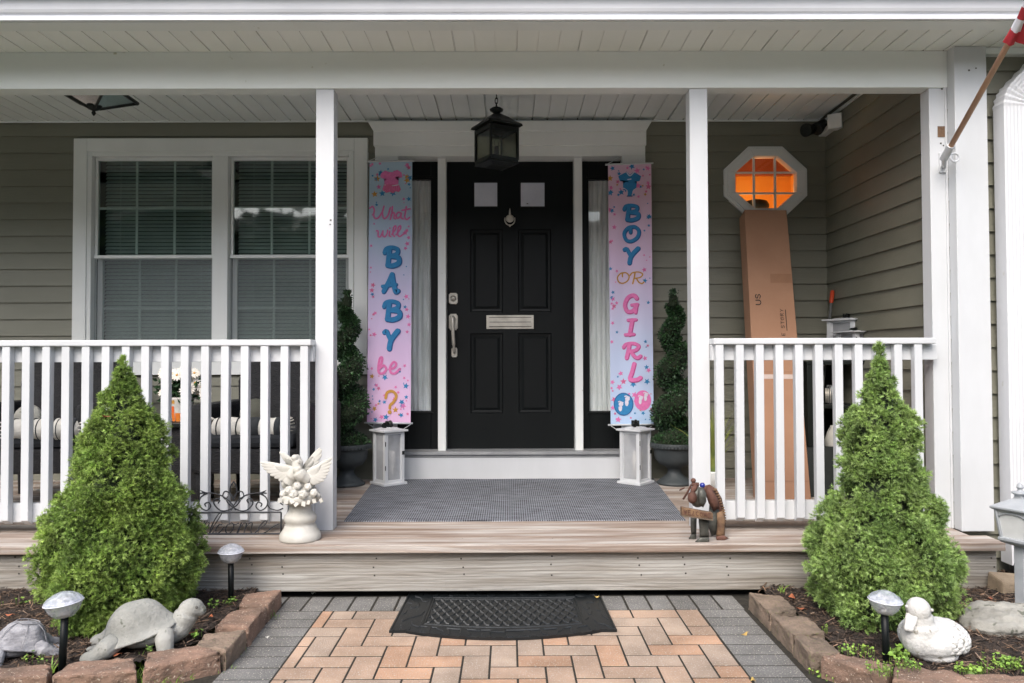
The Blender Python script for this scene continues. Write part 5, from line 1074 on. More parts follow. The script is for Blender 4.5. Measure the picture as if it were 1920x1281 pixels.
def bed(pxs, xa, xb, xfar, label, seed):
    bd = [onz(x, y, .05) for x, y in pxs]; poly = [(p.x, p.y) for p in bd] + [(xfar, bd[-1].y), (xfar, 3.56), (bd[0].x, 3.56)]
    if xfar > 0: poly = [(p.x, p.y) for p in bd] + [(xfar, bd[-1].y), (xfar, 3.72), (xr1 + .02, 3.72), (xr1 + .02, 3.50), (bd[0].x, 3.52)]
    st = .013; nx = int((xb - xa) / st); y0, y1 = 2.28, (3.56 if xfar < 0 else 3.72); ny = int((y1 - y0) / st)
    hgt = lambda x, y: .046 + .012 * mn.noise(Vector((x * 5, y * 5, seed))) + .009 * mn.noise(Vector((x * 24, y * 24, seed + 3))) + .007 * mn.noise(Vector((x * 70, y * 70, 9)))
    mb = MB(); cols = []; idx = {}
    vs = []
    for k in range(ny + 1):
        for i in range(nx + 1):
            x, y = xa + i * st, y0 + k * st; vs.append((x, y, hgt(x, y)))
    fs = [(k * (nx + 1) + i, k * (nx + 1) + i + 1, (k + 1) * (nx + 1) + i + 1, (k + 1) * (nx + 1) + i) for k in range(ny) for i in range(nx) if inside(xa + (i + .5) * st, y0 + (k + .5) * st, poly)]
    mb.add(vs, fs, 0); cols += [(1, 1, 1)] * len(fs); r = random.Random(seed); cnt = 0
    while cnt < 9000:
        x, y = r.uniform(xa, xb), r.uniform(y0, y1)
        if not inside(x, y, poly): continue
        cnt += 1; a = r.uniform(0, 6.28); tlt = r.gauss(0, .3); L_ = r.uniform(.005, .020) * (1 + (r.random() < .06) * 1.8); w_ = r.uniform(.0012, .0038) if r.random() < .75 else .0008
        d = Vector((math.cos(a) * math.cos(tlt), math.sin(a) * math.cos(tlt), math.sin(tlt))); s_ = Vector((-math.sin(a), math.cos(a), r.gauss(0, .5))).normalized(); u = d.cross(s_); c = Vector((x, y, hgt(x, y) + r.uniform(.002, .010))); t_ = w_ * .5
        mb.add([c - d * L_ - s_ * w_, c + d * L_ - s_ * w_ * .6, c + d * L_ + s_ * w_ * .7, c - d * L_ + s_ * w_, c - d * L_ * .9 + u * t_, c + d * L_ * .9 + u * t_], [(0, 1, 5, 4), (1, 2, 5), (2, 3, 4, 5), (3, 0, 4)], 1)
        b = r.choice([.35, .5, .7, .9, 1.2, 1.2, 2.4]) * r.uniform(.7, 1.2); tn = r.random(); cc = (b, b * (.78 + .15 * tn), b * (.6 + .3 * tn)); cols += [cc] * 4
    tag(mb.build('mulch', ['soil', 'chip'], colors=cols), label, 'mulch', kind='stuff')
    return hgt, poly
hL, polyL = bed([(478, 1110), (455, 1133), (425, 1152), (398, 1180), (368, 1203), (330, 1214), (275, 1238), (255, 1243), (140, 1243), (98, 1250), (0, 1258), (-500, 1262)], -3.2, -.95, -3.2, 'dark bark mulch of the planting bed left of the path', 2)
hR, polyR = bed([(1440, 1112), (1480, 1135), (1530, 1172), (1550, 1195), (1575, 1222), (1665, 1247), (1700, 1256), (1790, 1262), (1850, 1275), (2100, 1278)], 1.05, 3.0, 3.0, 'dark bark mulch of the planting bed right of the path', 6)
# ---- small weeds and grass tufts
wd_ = MB(); wc = []; r = random.Random(77)
def weed(px, py, z, n, sp, sz):
    c = onz(px, py, z)
    for i in range(n):
        a = r.uniform(0, 6.28); e = sp * r.random() ** .6; p = c + Vector((math.cos(a) * e, math.sin(a) * e, r.uniform(.006, .03))); s_ = sz * r.uniform(.7, 1.3)
        m_ = Euler((r.gauss(0, .4), r.gauss(0, .4), r.uniform(0, 6.28))).to_matrix(); n_ = 6; vs = [p + m_ @ Vector((math.cos(k * 1.047) * s_ * (1 if k != 3 else .7), math.sin(k * 1.047) * s_ * .8, .002 * math.cos(k * 2.1))) for k in range(6)]
        wd_.add(vs, [tuple(range(6))], 0); b = r.uniform(.6, 1.5); wc.append((b, b * r.uniform(.95, 1.05), b * .9))
        wd_.tube([(p.x, p.y, c.z), p], .0008, 3); wc.extend([(.6, .6, .5)] * 5)
for a in [(40, 1133, .05, 9, .03, .008), (405, 1137, .05, 14, .035, .007), (433, 1133, .05, 14, .02, .009), (370, 1195, .06, 10, .02, .011), (55, 1238, .06, 9, .02, .008), (75, 1243, .06, 8, .025, .006), (280, 1222, .07, 8, .015, .007),
          (1680, 1232, .06, 60, .05, .010), (1700, 1250, .085, 45, .045, .006), (1620, 1228, .06, 24, .04, .006), (1655, 1262, .08, 50, .05, .005), (1590, 1225, .06, 18, .035, .006), (1565, 1268, -.01, 140, .09, .006), (1620, 1275, -.01, 150, .09, .007), (1835, 1262, .05, 30, .03, .007), (1875, 1250, .05, 55, .06, .007), (1905, 1254, .05, 40, .05, .006), (1815, 1264, .06, 40, .04, .008), (1690, 1275, -.01, 100, .07, .006), (505, 1160, -.005, 12, .05, .003), (445, 1225, -.005, 14, .05, .003), (1545, 1185, .06, 8, .02, .004), (0, 1140, .05, 6, .02, .007)]: weed(*a)
def blades(px, py, z, n, sp, L0):
    c = onz(px, py, z)
    for i in range(n):
        a = r.uniform(0, 6.28); p = c + Vector((math.cos(a), math.sin(a), 0)) * sp * r.random(); L_ = L0 * r.uniform(.5, 1.2); ln = r.uniform(.2, .9); s_ = Vector((1, 0, 0)); vs = []
        for k in range(5): u = k / 4; q = p + Vector((math.cos(a) * L_ * ln * u * u, math.sin(a) * L_ * ln * u * u, L_ * u * (1 - .35 * u * ln))); w_ = .0016 * (1 - u * u) + .0002; vs += [q - s_ * w_, q + s_ * w_]
        wd_.add(vs, [(2 * k, 2 * k + 1, 2 * k + 3, 2 * k + 2) for k in range(4)]); b = r.uniform(.8, 1.7); wc.extend([(b, b, b * .9)] * 4)
for a in [(280, 1290, -.015, 70, .07, .07), (315, 1285, -.015, 50, .05, .06), (365, 1268, -.015, 40, .05, .05), (410, 1262, -.015, 30, .05, .035), (1560, 1268, -.015, 60, .05, .05), (1590, 1280, -.015, 60, .06, .04), (262, 1250, .0, 10, .01, .06), (1465, 1113, .04, 10, .02, .05), (345, 1280, -.015, 40, .06, .05), (240, 1285, -.015, 50, .08, .05), (1650, 1288, -.015, 60, .08, .04), (97, 1262, .03, 14, .01, .05)]: blades(*a)
tag(wd_.build('weeds', 'weed', colors=wc), 'bright green weeds and grass tufts around the edging blocks', 'weeds', kind='stuff')
# lawn grass in front of the beds is left as soil with moss
# ---- leaf litter and single fallen leaves
def leaf(px, py, z, s_, m_, label, rot, surf=None):
    c = surf or onz(px, py, z); b = MB(); mm = Euler((R(r.uniform(-12, 12)), R(r.uniform(-12, 12)), R(rot))).to_matrix(); n = 12; vs = [c + Vector((0, 0, .004))]
    for k in range(n): a = 6.2832 * k / n; q = s_ * (1 - .25 * abs(math.sin(a * 2))); vs.append(c + mm @ Vector((math.cos(a) * q * 1.3, math.sin(a) * q * .75, .004 * math.cos(a * 2) + .003)))
    b.add(vs, [(0, 1 + k, 1 + (k + 1) % n) for k in range(n)]); b.tube([c + mm @ Vector((s_ * 1.2, 0, .003)), c + mm @ Vector((s_ * 2.1, .003, .001))], .0006, 4)
    tag(b.build('fallen_leaf', m_), label, 'leaf', 'fallen leaves')
leaf(1396, 1190, .001, .014, 'leafy', 'yellow leaf lying on the grey pavers right of the mat', 30)
leaf(1412, 1276, .001, .012, 'leafy', 'yellow leaf where orange and grey pavers meet at the bottom right', 80)
leaf(1119, 1120, .016, .009, 'leafy', 'tiny yellow leaf on the right corner of the door mat', 10)
leaf(500, 1196, .001, .008, 'candle', 'pale leaf on the grey pavers left of the mat', 60)
leaf(586, 1113, .001, .008, 'candle', 'pale leaf beside the riser, left of the mat', 20)
leaf(221, 1228, .062, .020, 'leafr', 'curled orange leaf between the smiling turtle and its edging block', 150)
leaf(362, 1187, .06, .018, 'leafr', 'red leaf in the mulch below the head of the smiling turtle', 20)
leaf(395, 1157, .06, .014, 'leafr', 'small red leaf in the mulch right of the smiling turtle', 100)
leaf(1855, 1123, .055, .018, 'leafr', 'orange red leaf on the mulch above the grey rock', 40)
leaf(1485, 1120, .06, .020, 'leafr', 'rust coloured leaf on the mulch behind the first right edging block', 70)
leaf(1500, 1142, .055, .017, 'leafr', 'rust coloured leaf against the foot of the right spruce', 10)
leaf(17, 1154, .055, .013, 'leafr', 'dark red leaf behind the dark turtle', 10)
# ---- conical spruces
def spruce(cx_, cy_, prof, label, seed, nl_, tint, lum):
    zb = hL(cx_, cy_) if cx_ < 0 else hR(cx_, cy_); t = thing('dwarf_spruce', (cx_, cy_, zb), label, 'conifer', 'dwarf conical spruces flanking the steps'); r = random.Random(seed)
    tb = [(Z(py, cy_, 960), hw * .78 * cy_ / F) for py, hw in prof]; tb.sort()
    def rad(z):
        if z <= tb[0][0]: return tb[0][1]
        for (z0_, r0), (z1_, r1) in zip(tb, tb[1:]):
            if z <= z1_: return r0 + (r1 - r0) * (z - z0_) / (z1_ - z0_)
        return .004
    z0_, z1_ = tb[0][0], tb[-1][0]
    tk = MB(); tk.tube([(cx_, cy_, zb - .02), (cx_, cy_, zb + .3), (cx_, cy_, z1_ - .03)], [.028, .022, .003], 8); tk.build('trunk', 'bark', t, smooth=True)
    core = MB(); n = 40; K = 46; vs = []
    lump = lambda a, z: 1 + .36 * mn.noise(Vector((math.cos(a) * 2.4, math.sin(a) * 2.4, z * 9 + seed))) + .10 * mn.noise(Vector((math.cos(a) * 6, math.sin(a) * 6, z * 22 + seed)))
    for k in range(K + 1):
        z = z0_ + .02 + (z1_ - z0_ - .06) * k / K
        for i in range(n): a = 6.2832 * i / n; q = rad(z) * (.62 if rad(z) > .1 else .35) * lump(a, z); vs.append((cx_ + math.cos(a) * q, cy_ + math.sin(a) * q, z))
    core.add(vs, [(k * n + i, k * n + (i + 1) % n, (k + 1) * n + (i + 1) % n, (k + 1) * n + i) for k in range(K) for i in range(n)] + [tuple(range(n - 1, -1, -1)), tuple(range(K * n, K * n + n))]); core.build('branches', 'twig', t, smooth=True)
    V = []; Fc = []; C_ = []
    zs = []; tot = 0
    lum_n = 0
    while lum_n < nl_:
        z = z0_ + (z1_ - z0_) * r.random()
        if r.random() > (rad(z) + .02) / .37: continue
        lum_n += 1; a = r.uniform(0, 6.2832); R0 = rad(z); lr_ = (.020 + .036 * min(1, R0 / .25)) * r.uniform(.65, 1.25); rr_ = max(0, R0 * lump(a, z) - lr_ * .75) * (1.0 if r.random() < .8 else .86)
        out = Vector((math.cos(a), math.sin(a), .30 if z > z0_ + .15 else -.1)).normalized(); c = Vector((cx_ + math.cos(a) * rr_, cy_ + math.sin(a) * rr_, z)); lb = r.uniform(.70, 1.25)
        ns = int((12 + 420 * lr_) * 1.15)
        for q in range(ns):
            d = (out * .75 + Vector((r.gauss(0, .62), r.gauss(0, .62), r.gauss(0, .58)))).normalized(); u = r.random() ** .45; p = c + d * lr_ * u
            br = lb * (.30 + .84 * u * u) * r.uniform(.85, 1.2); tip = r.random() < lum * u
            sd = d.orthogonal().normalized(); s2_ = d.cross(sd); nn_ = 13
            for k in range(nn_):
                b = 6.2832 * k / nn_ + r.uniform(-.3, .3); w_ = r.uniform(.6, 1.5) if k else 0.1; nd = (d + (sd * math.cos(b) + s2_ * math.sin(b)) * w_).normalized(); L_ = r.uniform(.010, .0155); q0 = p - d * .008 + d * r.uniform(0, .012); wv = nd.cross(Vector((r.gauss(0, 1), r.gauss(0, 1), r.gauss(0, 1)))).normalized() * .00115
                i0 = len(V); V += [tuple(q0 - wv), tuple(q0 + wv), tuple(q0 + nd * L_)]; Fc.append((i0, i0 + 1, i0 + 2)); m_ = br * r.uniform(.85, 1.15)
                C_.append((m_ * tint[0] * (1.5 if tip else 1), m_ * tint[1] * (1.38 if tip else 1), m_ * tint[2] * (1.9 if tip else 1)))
    # leader shoot
    for q in range(110 if nl_ else 0):
        z = z1_ - .11 + .12 * r.random(); a = r.uniform(0, 6.28); p = Vector((cx_ + r.gauss(0, .004), cy_ + r.gauss(0, .004), z)); 
        for k in range(5):
            nd = Vector((r.gauss(0, .6), r.gauss(0, .6), .9)).normalized(); wv = nd.orthogonal().normalized() * .0014; i0 = len(V); V += [tuple(p - wv), tuple(p + wv), tuple(p + nd * .017)]; Fc.append((i0, i0 + 1, i0 + 2)); C_.append((1.1, 1.1, .9))
    fo = MB(); fo.v = V; fo.f = Fc; fo.m = [0] * len(Fc); fo.build('needles', 'spruce', t, colors=C_)
    return t
cl_ = at(228, 1000, 3.10)
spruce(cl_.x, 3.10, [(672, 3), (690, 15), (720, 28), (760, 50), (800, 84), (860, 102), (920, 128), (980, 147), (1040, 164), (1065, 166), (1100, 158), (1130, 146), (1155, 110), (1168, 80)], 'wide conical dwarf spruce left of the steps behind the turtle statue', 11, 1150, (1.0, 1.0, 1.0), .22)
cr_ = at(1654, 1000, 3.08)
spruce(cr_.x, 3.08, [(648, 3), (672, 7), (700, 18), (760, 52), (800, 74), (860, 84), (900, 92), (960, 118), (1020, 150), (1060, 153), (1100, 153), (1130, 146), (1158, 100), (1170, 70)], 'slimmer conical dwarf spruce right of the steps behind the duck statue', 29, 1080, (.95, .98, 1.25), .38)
q = at(199, 782, 2.98); leaf(0, 0, 0, .016, 'leafr', 'orange leaf caught in the left spruce', 60, surf=at(199, 782, 3.10 - .13))
# ---- solar stake lights
def solar(px, pyt, pyb, Y, wpx, label, pxb=None, tilt=0):
    c = at(px, (pyt + pyb) / 2, Y); r_ = wpx / 2 * Y / F; h = (pyb - pyt) * Y / F * .98; zg = .035; t = thing('solar_stake_light', (c.x, Y, zg), label, 'garden light', 'solar stake lights'); z0_ = c.z - h / 2
    st = MB(); xb = X(pxb or px, Y, 1200); st.tube([(xb, Y, zg - .03), (c.x, Y, z0_ + .01)], .0125, 12); st.build('stake', 'black_door', t, smooth=True)
    mm = Matrix.Rotation(R(tilt), 3, 'Y'); hd = MB(); n = 36
    hd.lathe([(.014, 0), (r_ * .50, h * .05), (r_ * .78, h * .25), (r_ * .93, h * .48), (r_ * .985, h * .56), (r_ * 1.0, h * .62), (r_ * .97, h * .68), (r_ * .80, h * .80), (r_ * .5, h * .92), (r_ * .15, h), (.001, h)], (c.x, Y, z0_), n, mtx=mm); ho = hd.build('glass_head', M['crackle'], t, smooth=True)
    rg_ = MB(); rg_.lathe([(r_ * .97, h * .55), (r_ * 1.03, h * .57), (r_ * 1.03, h * .60), (r_ * .97, h * .62)], (c.x, Y, z0_), n, mtx=mm); rg_.build('rim', M['rimglass'], ho, smooth=True)
    cell = MB(); cell.lathe([(.001, h * .72), (r_ * .45, h * .72), (r_ * .45, h * .76), (.001, h * .77)], (c.x, Y, z0_), 20, mtx=mm); cell.lathe([(.001, .004), (.022, .006), (.018, h * .28), (.001, h * .3)], (c.x, Y, z0_), 14, mtx=mm); cell.build('solar_cell', 'metal', ho, smooth=True)
def crackle():
    m = mat('crackle_glass', (.80, .84, .93), .12, (.52, .56, .62), 34, bump=1, bscale=60, lo=.42, hi=.58); p = m.node_tree.nodes['Principled BSDF']; p.inputs['Alpha'].default_value = .50; p.inputs['Specular IOR Level'].default_value = 1; return m
M['crackle'] = crackle(); M['rimglass'] = mat('rim_glass', (.74, .77, .86), .15, spec=.9)
solar(122, 1109, 1158, 2.60, 66, 'front left solar stake light between the two turtle statues', 116, -6)
solar(433, 1019, 1056, 3.30, 46, 'solar stake light near the wooden step right of the left spruce')
solar(1658, 1107, 1152, 2.62, 59, 'solar stake light beside the white duck', 1662, 4)
# ---- turtle statues
def turtle(loc, sc_, rz_, label, m_, smooth_head=True, scutes=False, pitch=0):
    t = thing('turtle_statue', (0, 0, 0), label, 'statue', 'stone turtle statues'); b = MB(); E = lambda x, y, z: Euler((R(x), R(y), R(z))).to_matrix()
    b.ell((0, 0, .055), (.115, .085, .045)); b.ell((.085, 0, .06), (.07, .055, .05))
    b.tube(spline([(.08, 0, .050), (.12, 0, .072), (.142, 0, .105), (.150, 0, .125)], 5), [.050] * 6 + [.044] * 6 + [.036] * 4, 14)
    b.ell((.160, 0, .128), (.046, .036, .038), E(0, -6, 0)); b.ell((.188, 0, .119), (.026, .026, .022))
    for sy in (-1, 1):
        b.tube([(.075, sy * .06, .07), (.080, sy * .095, .045), (.082, sy * .105, .012)], [.034, .032, .027], 12); b.ell((.090, sy * .110, .010), (.032, .024, .015))
        b.tube([(-.085, sy * .055, .055), (-.115, sy * .082, .040), (-.150, sy * .085, .018)], [.036, .036, .024], 12); b.ell((-.155, sy * .088, .018), (.038, .026, .026))
    b.ell((-.16, 0, .02), (.03, .012, .012)); b.build('body', m_, t, remesh=.0042, sm_iter=4)
    s_ = MB(); n = 40; mm = E(0, -15, 0)
    prof = [(.001, .128), (.035, .126), (.062, .117), (.085, .098), (.100, .074), (.112, .048), (.128, .028), (.148, .018), (.152, .012), (.140, .006), (.10, .004), (.001, .002)]
    vs = []
    for r_, z in prof:
        for k in range(n):
            a = 6.2832 * k / n; z_s = z * 1.02 + .002; wv = .94 + (.03 * math.cos(a * 9) if r_ > .12 else 0) + (.05 * math.cos(a * 2)); zz_ = z_s + (.010 * math.cos(a * 3) if .05 < r_ < .13 else 0) * .5
            if scutes and r_ > .03: wv += .03 * math.cos(a * 6); zz_ += .005 * math.sin(r_ * 130)
            vs.append(Vector((-.012, 0, .045)) + mm @ Vector((math.cos(a) * r_ * wv, math.sin(a) * r_ * .80 * wv, zz_)))
    s_.add(vs, [(k * n + i, k * n + (i + 1) % n, (k + 1) * n + (i + 1) % n, (k + 1) * n + i) for k in range(len(prof) - 1) for i in range(n)]); so_ = s_.build('shell', m_, t, smooth=True, subsurf=1)
    if scutes:
        g_ = MB()
        for k in range(6):
            a = R(30 + 60 * k); P = []
            for (r_, z, da) in ((.052, .121, 0), (.090, .092, 0), (.112, .050, 0), (.135, .026, 0)): P.append(Vector((-.012, 0, .045)) + mm @ Vector((math.cos(a) * r_ * 1.03, math.sin(a) * r_ * .82, z * 1.02 + .004)))
            g_.tube(P, .0022, 6)
        ring = [Vector((-.012, 0, .045)) + mm @ Vector((math.cos(a) * .052, math.sin(a) * .044, .130)) for a in [6.2832 * i / 24 for i in range(25)]]; g_.tube(ring, .0022, 6)
        g_.build('scute_grooves', 'stonedark', so_, smooth=True)
    f = MB()
    for sy in (-1, 1):
        f.ell((.180, sy * .029, .139), (.0055, .004, .0065), nu=10, nv=6)
        f.tube(spline([(.209, sy * .012, .113), (.199, sy * .0265, .109), (.176, sy * .0355, .113)], 5), .0015, 5)
    f.build('face_lines', M['groove'], t)
    t.location = loc; t.rotation_euler = (0, 0, R(rz_)); t.scale = (sc_,) * 3; return t
M['groove'] = mat('carved_line', (.13, .13, .12), .95)
q = onz(262, 1222, .05); turtle((q.x - .01, q.y + .05, .042), 1.0, 19, 'light grey stone turtle statue lifting a smiling head', 'stonegrey')
q = onz(22, 1238, .05); turtle((q.x - .02, q.y + .06, .035), .72, 212, 'weathered dark grey stone turtle statue cut by the left edge', 'stonedark', scutes=True)
# ---- duck statue
q = onz(1757, 1250, .05); Yk = q.y + .09; t = thing('duck_statue', (q.x, Yk, .05), 'whitewashed concrete duck statue resting beside the right solar light', 'statue'); o3 = Vector((q.x + .022, Yk, .045)); DR = Matrix.Rotation(R(-30), 3, 'Z'); E = lambda x, y, z: Euler((R(x), R(y), R(z))).to_matrix()
b = MB(); D = lambda x, y, z: o3 + DR @ Vector((x * 1.12, y * 1.05, z * .97))
b.ell(D(.002, .005, .066), (.094, .098, .070)); b.ell(D(.030, .045, .070), (.080, .085, .062)); b.ell(D(.050, .115, .078), (.040, .05, .034)); b.ell(D(-.018, -.030, .075), (.070, .062, .068)); b.ell(D(.01, .01, .022), (.084, .084, .030))
b.tube(spline([D(-.018, -.028, .09), D(-.022, -.030, .140), D(-.026, -.032, .175)], 5), [.060] * 4 + [.045] * 4 + [.037] * 3, 18); b.ell(D(-.026, -.038, .180), (.0405, .044, .043))
b.build('body', 'duck', t, remesh=.004, sm_iter=4)
bl = MB(); bl.hexa([D(-.062, -.056, .172), D(-.024, -.070, .174), D(-.026, -.076, .152), D(-.062, -.064, .149)], [D(-.064, -.105, .128), D(-.040, -.110, .128), D(-.041, -.106, .116), D(-.065, -.101, .117)]); bl.build('bill', 'duck', t, bevel=.006)
ey = MB()
for sx in (-.058, .012): ey.ell(D(sx, -.054, .190), (.005, .006, .006), nu=10, nv=6)
ey.build('eyes', M['duckeye'] if 'duckeye' in M else 'duck', t, smooth=True)
for sx, nm in ((1, 0), (-1, 1)):
    w_ = MB(); r = random.Random(5)
    for row in range(7):
        for k in range(8):
            aa = R((-62 if sx > 0 else -20) + 118 * k / 7 + (row % 2) * 6); ee = R(48 - 66 * row / 6)
            if sx < 0: aa = R(180) - aa * .8
            q_ = (math.cos(aa) * math.cos(ee), math.sin(aa) * math.cos(ee), math.sin(ee)); cxw = .022 if sx > 0 else .004
            p = D(cxw + q_[0] * (.090 if sx > 0 else .088), .028 + q_[1] * .092, .068 + q_[2] * .066); n_ = (DR @ Vector(q_)).normalized()
            mm = dirm(n_); w_.ell(p, (.017 * r.uniform(.8, 1.1), .010 * r.uniform(.8, 1.2), .0062), mm @ Matrix.Rotation(r.uniform(-.5, .5), 3, 'Z'), 8, 5)
    w_.build('wing', 'duck', t, smooth=True)
# ---- rock
q = onz(1880, 1188, .04); rk = MB(); rk.ell((0, 0, 0), 1, nu=48, nv=28); c = Vector((q.x + .035, q.y + .06, .060)); vs = []
for v in rk.v:
    v = Vector(v); d = 1 + .22 * mn.noise(v * 1.3 + Vector((4, 2, 1))) + .08 * mn.noise(v * 4); u = Vector((round(v.x * 2.2) / 2.2, round(v.y * 2.2) / 2.2, round(v.z * 2.2) / 2.2)) * .22 + v * .78
    vs.append((c.x + u.x * d * .165, c.y + u.y * d * .12, max(.02, c.z + (u.z * d + .10 * u.x) * .072)))
rk.v = vs; rko = rk.build('rock', 'rock', smooth=True, subsurf=1); qd = rko.modifiers.new('rough', 'DISPLACE'); qd.texture = tex; qd.strength = .022; qd.texture_coords = 'GLOBAL'; tag(rko, 'flat grey weathered rock behind the duck at the right edge', 'rock')
# ---- low lamp post at the right edge
Yl = 3.12; c = at(1913, 950, Yl); lx = c.x; t = thing('garden_lamp_post', (lx, Yl, .03), 'short grey garden lantern post at the right edge by the downspout', 'lamp post'); zz = lambda py: Z(py, Yl, 1907); k = Yl / F; m45 = Matrix.Rotation(R(28), 3, 'Z')
p_ = MB(); p_.obox((lx, Yl, (zz(1019) + .0) / 2), (.019, .019, zz(1019) / 2), m45); p_.build('post', 'lampgrey', t, bevel=.003)
def sq2(s_, z): return [Vector((lx, Yl, z)) + m45 @ Vector((i * s_, j_ * s_, 0)) for i, j_ in ((-1, -1), (1, -1), (1, 1), (-1, 1))]
def frust(mb, levels): b0 = [v for s_, z in levels for v in sq2(s_, z)]; mb.add(b0, [(i * 4 + j_, i * 4 + (j_ + 1) % 4, (i + 1) * 4 + (j_ + 1) % 4, (i + 1) * 4 + j_) for i in range(len(levels) - 1) for j_ in range(4)] + [(3, 2, 1, 0), tuple(range(len(levels) * 4 - 4, len(levels) * 4))])
b = MB(); frust(b, [(.020, zz(1024)), (.052, zz(1018)), (.060, zz(1014)), (.060, zz(1009)), (.050, zz(1008))]); b.build('base_plate', 'lampgrey', t, bevel=.002)
b = MB(); frust(b, [(.074, zz(957)), (.080, zz(954)), (.080, zz(951)), (.055, zz(944)), (.030, zz(938)), (.018, zz(935)), (.014, zz(928))]); b.lathe([(.014, zz(933)), (.016, zz(930)), (.032, zz(925)), (.032, zz(923)), (.012, zz(921)), (.008, zz(918)), (.014, zz(914)), (.010, zz(909)), (.001, zz(905))], (lx, Yl, 0), 20); b.build('lantern_roof', 'lampgrey', t, bevel=.002)
b = MB(); s0_, s1_ = .050, .064
for i, j_ in ((-1, -1), (1, -1), (1, 1), (-1, 1)): b.tube([Vector((lx, Yl, zz(1009))) + m45 @ Vector((i * s0_, j_ * s0_, 0)), Vector((lx, Yl, zz(957))) + m45 @ Vector((i * s1_, j_ * s1_, 0))], .007, 6); b.build('corner_bar', 'lampgrey', t); b = MB()
b = MB(); frust(b, [(s0_ - .003, zz(1009)), (s1_ - .004, zz(957))]); b.build('frosted_panes', mat('lamp_frost', (.66, .68, .68), .4), t)
for kq in range(4):
    m_ = m45 @ Matrix.Rotation(R(90 * kq), 3, 'Z'); b = MB(); b.tube([Vector((lx, Yl, zz(970))) + m_ @ Vector((math.cos(a) * .052, -.061, math.sin(a) * .018)) for a in [math.pi * i / 12 for i in range(13)]], .0035, 6); b.build('arch_trim', 'lampgrey', t, smooth=True)
# ---- drain pipe and splash stone below the downspout
pc_ = MB(); xa = dx + .075
for i in range(26):
    a = i * .013; pc_.lathe([(.040, 0), (.048, .003), (.048, .007), (.040, .010)], (xa - .02 + .0 * i, 3.60 - .0 * i, Z(1062, 3.6) - .003 - a * .45), 20)
pc_.tube(spline([(xa - .02, 3.60, .16), (xa - .02, 3.58, .07), (xa + .12, 3.50, .06), (xa + .4, 3.45, .05)], 5), .043, 14)
tag(pc_.build('drain_pipe', 'pipe', smooth=True), 'black corrugated drain pipe under the white downspout', 'pipe')
a = onz(1880, 1118, .04); st = MB(); st.hexa([(a.x, a.y, .0), (a.x + .5, a.y, .0), (a.x + .5, a.y + .12, .0), (a.x + .0, a.y + .12, .0)], [(a.x + .01, a.y + .01, .10), (a.x + .5, a.y + .01, .08), (a.x + .5, a.y + .12, .08), (a.x + .01, a.y + .12, .12)])
tag(st.build('splash_stone', mat('tan_stone', (.40, .31, .21), .9, (.28, .22, .15), 12, bump=.6), bevel=.01), 'tan stone block on the mulch below the drain pipe', 'stone')
# ---- flag on a pole
q0, q1 = at(1774, 290, 3.60), at(1912, 44, 3.02); dv = (q1 - q0).normalized(); LN = 1.5; t = thing('porch_flag', q0, 'red and white flag furled on an angled wooden pole at the right corner post', 'flag')
pl = MB(); pl.tube([q0, q0 + dv * LN], .0125, 14); pl.build('flagpole', 'polewood', t, smooth=True)
L0 = (at(1894, 76, 3.10) - q0).length; b = MB(); n = 18
def furl(s0_, s1_, mi):
    vs = []; K = 8
    for k in range(K + 1):
        s_ = s0_ + (s1_ - s0_) * k / K; c = q0 + dv * s_; u = dv.orthogonal().normalized(); v = dv.cross(u)
        for i in range(n): a = 6.2832 * i / n; q_ = .021 + .004 * math.sin(a * 3 + s_ * 30) + .003 * math.sin(a * 5); vs.append(c + (u * math.cos(a) + v * math.sin(a)) * q_)
    b.add(vs, [(k * n + i, k * n + (i + 1) % n, (k + 1) * n + (i + 1) % n, (k + 1) * n + i) for k in range(K) for i in range(n)], mi)
ss = [0, .058, .112, .160, .22, .28, .34, .40, .46, .52, .58]
for i in range(10): furl(L0 + ss[i], L0 + ss[i + 1], i % 2)
# loose corner of cloth
P0 = q0 + dv * (L0 + .01); vs = []; nu, nv = 10, 10
for k in range(nv + 1):
    for i in range(nu + 1): u, v = i / nu, k / nv; p = P0 + dv * (.055 * v + .3 * v * u) + Vector((.10 * u, -.01 - .02 * math.sin(u * 5), -.085 * u * (1 - v * .4))); p.y += .012 * math.sin(u * 9 + v * 4); vs.append(p)
b.add(vs, [(k * (nu + 1) + i, k * (nu + 1) + i + 1, (k + 1) * (nu + 1) + i + 1, (k + 1) * (nu + 1) + i) for k in range(nv) for i in range(nu)], 0)
b.build('flag_cloth', ['flagred', 'flagwhite'], t, smooth=True)
b = MB(); c = at(1770, 305, 3.70); b.box((c.x - .022, 3.700, c.z - .05), (c.x + .016, 3.7075, c.z + .05)); b.tube([q0 - dv * .03, q0 + dv * .055], .018, 16); b.tube([q0 - dv * .02, (c.x, 3.703, c.z - .02)], .012, 10); rr_ = [(q0 + Vector((.030 + .020 * math.cos(a), -.02, -.02 + .020 * math.sin(a)))) for a in [6.2832 * i / 16 for i in range(17)]]; b.tube(rr_, .005, 8); b.build('bracket', 'white', t, smooth=False, bevel=.001)

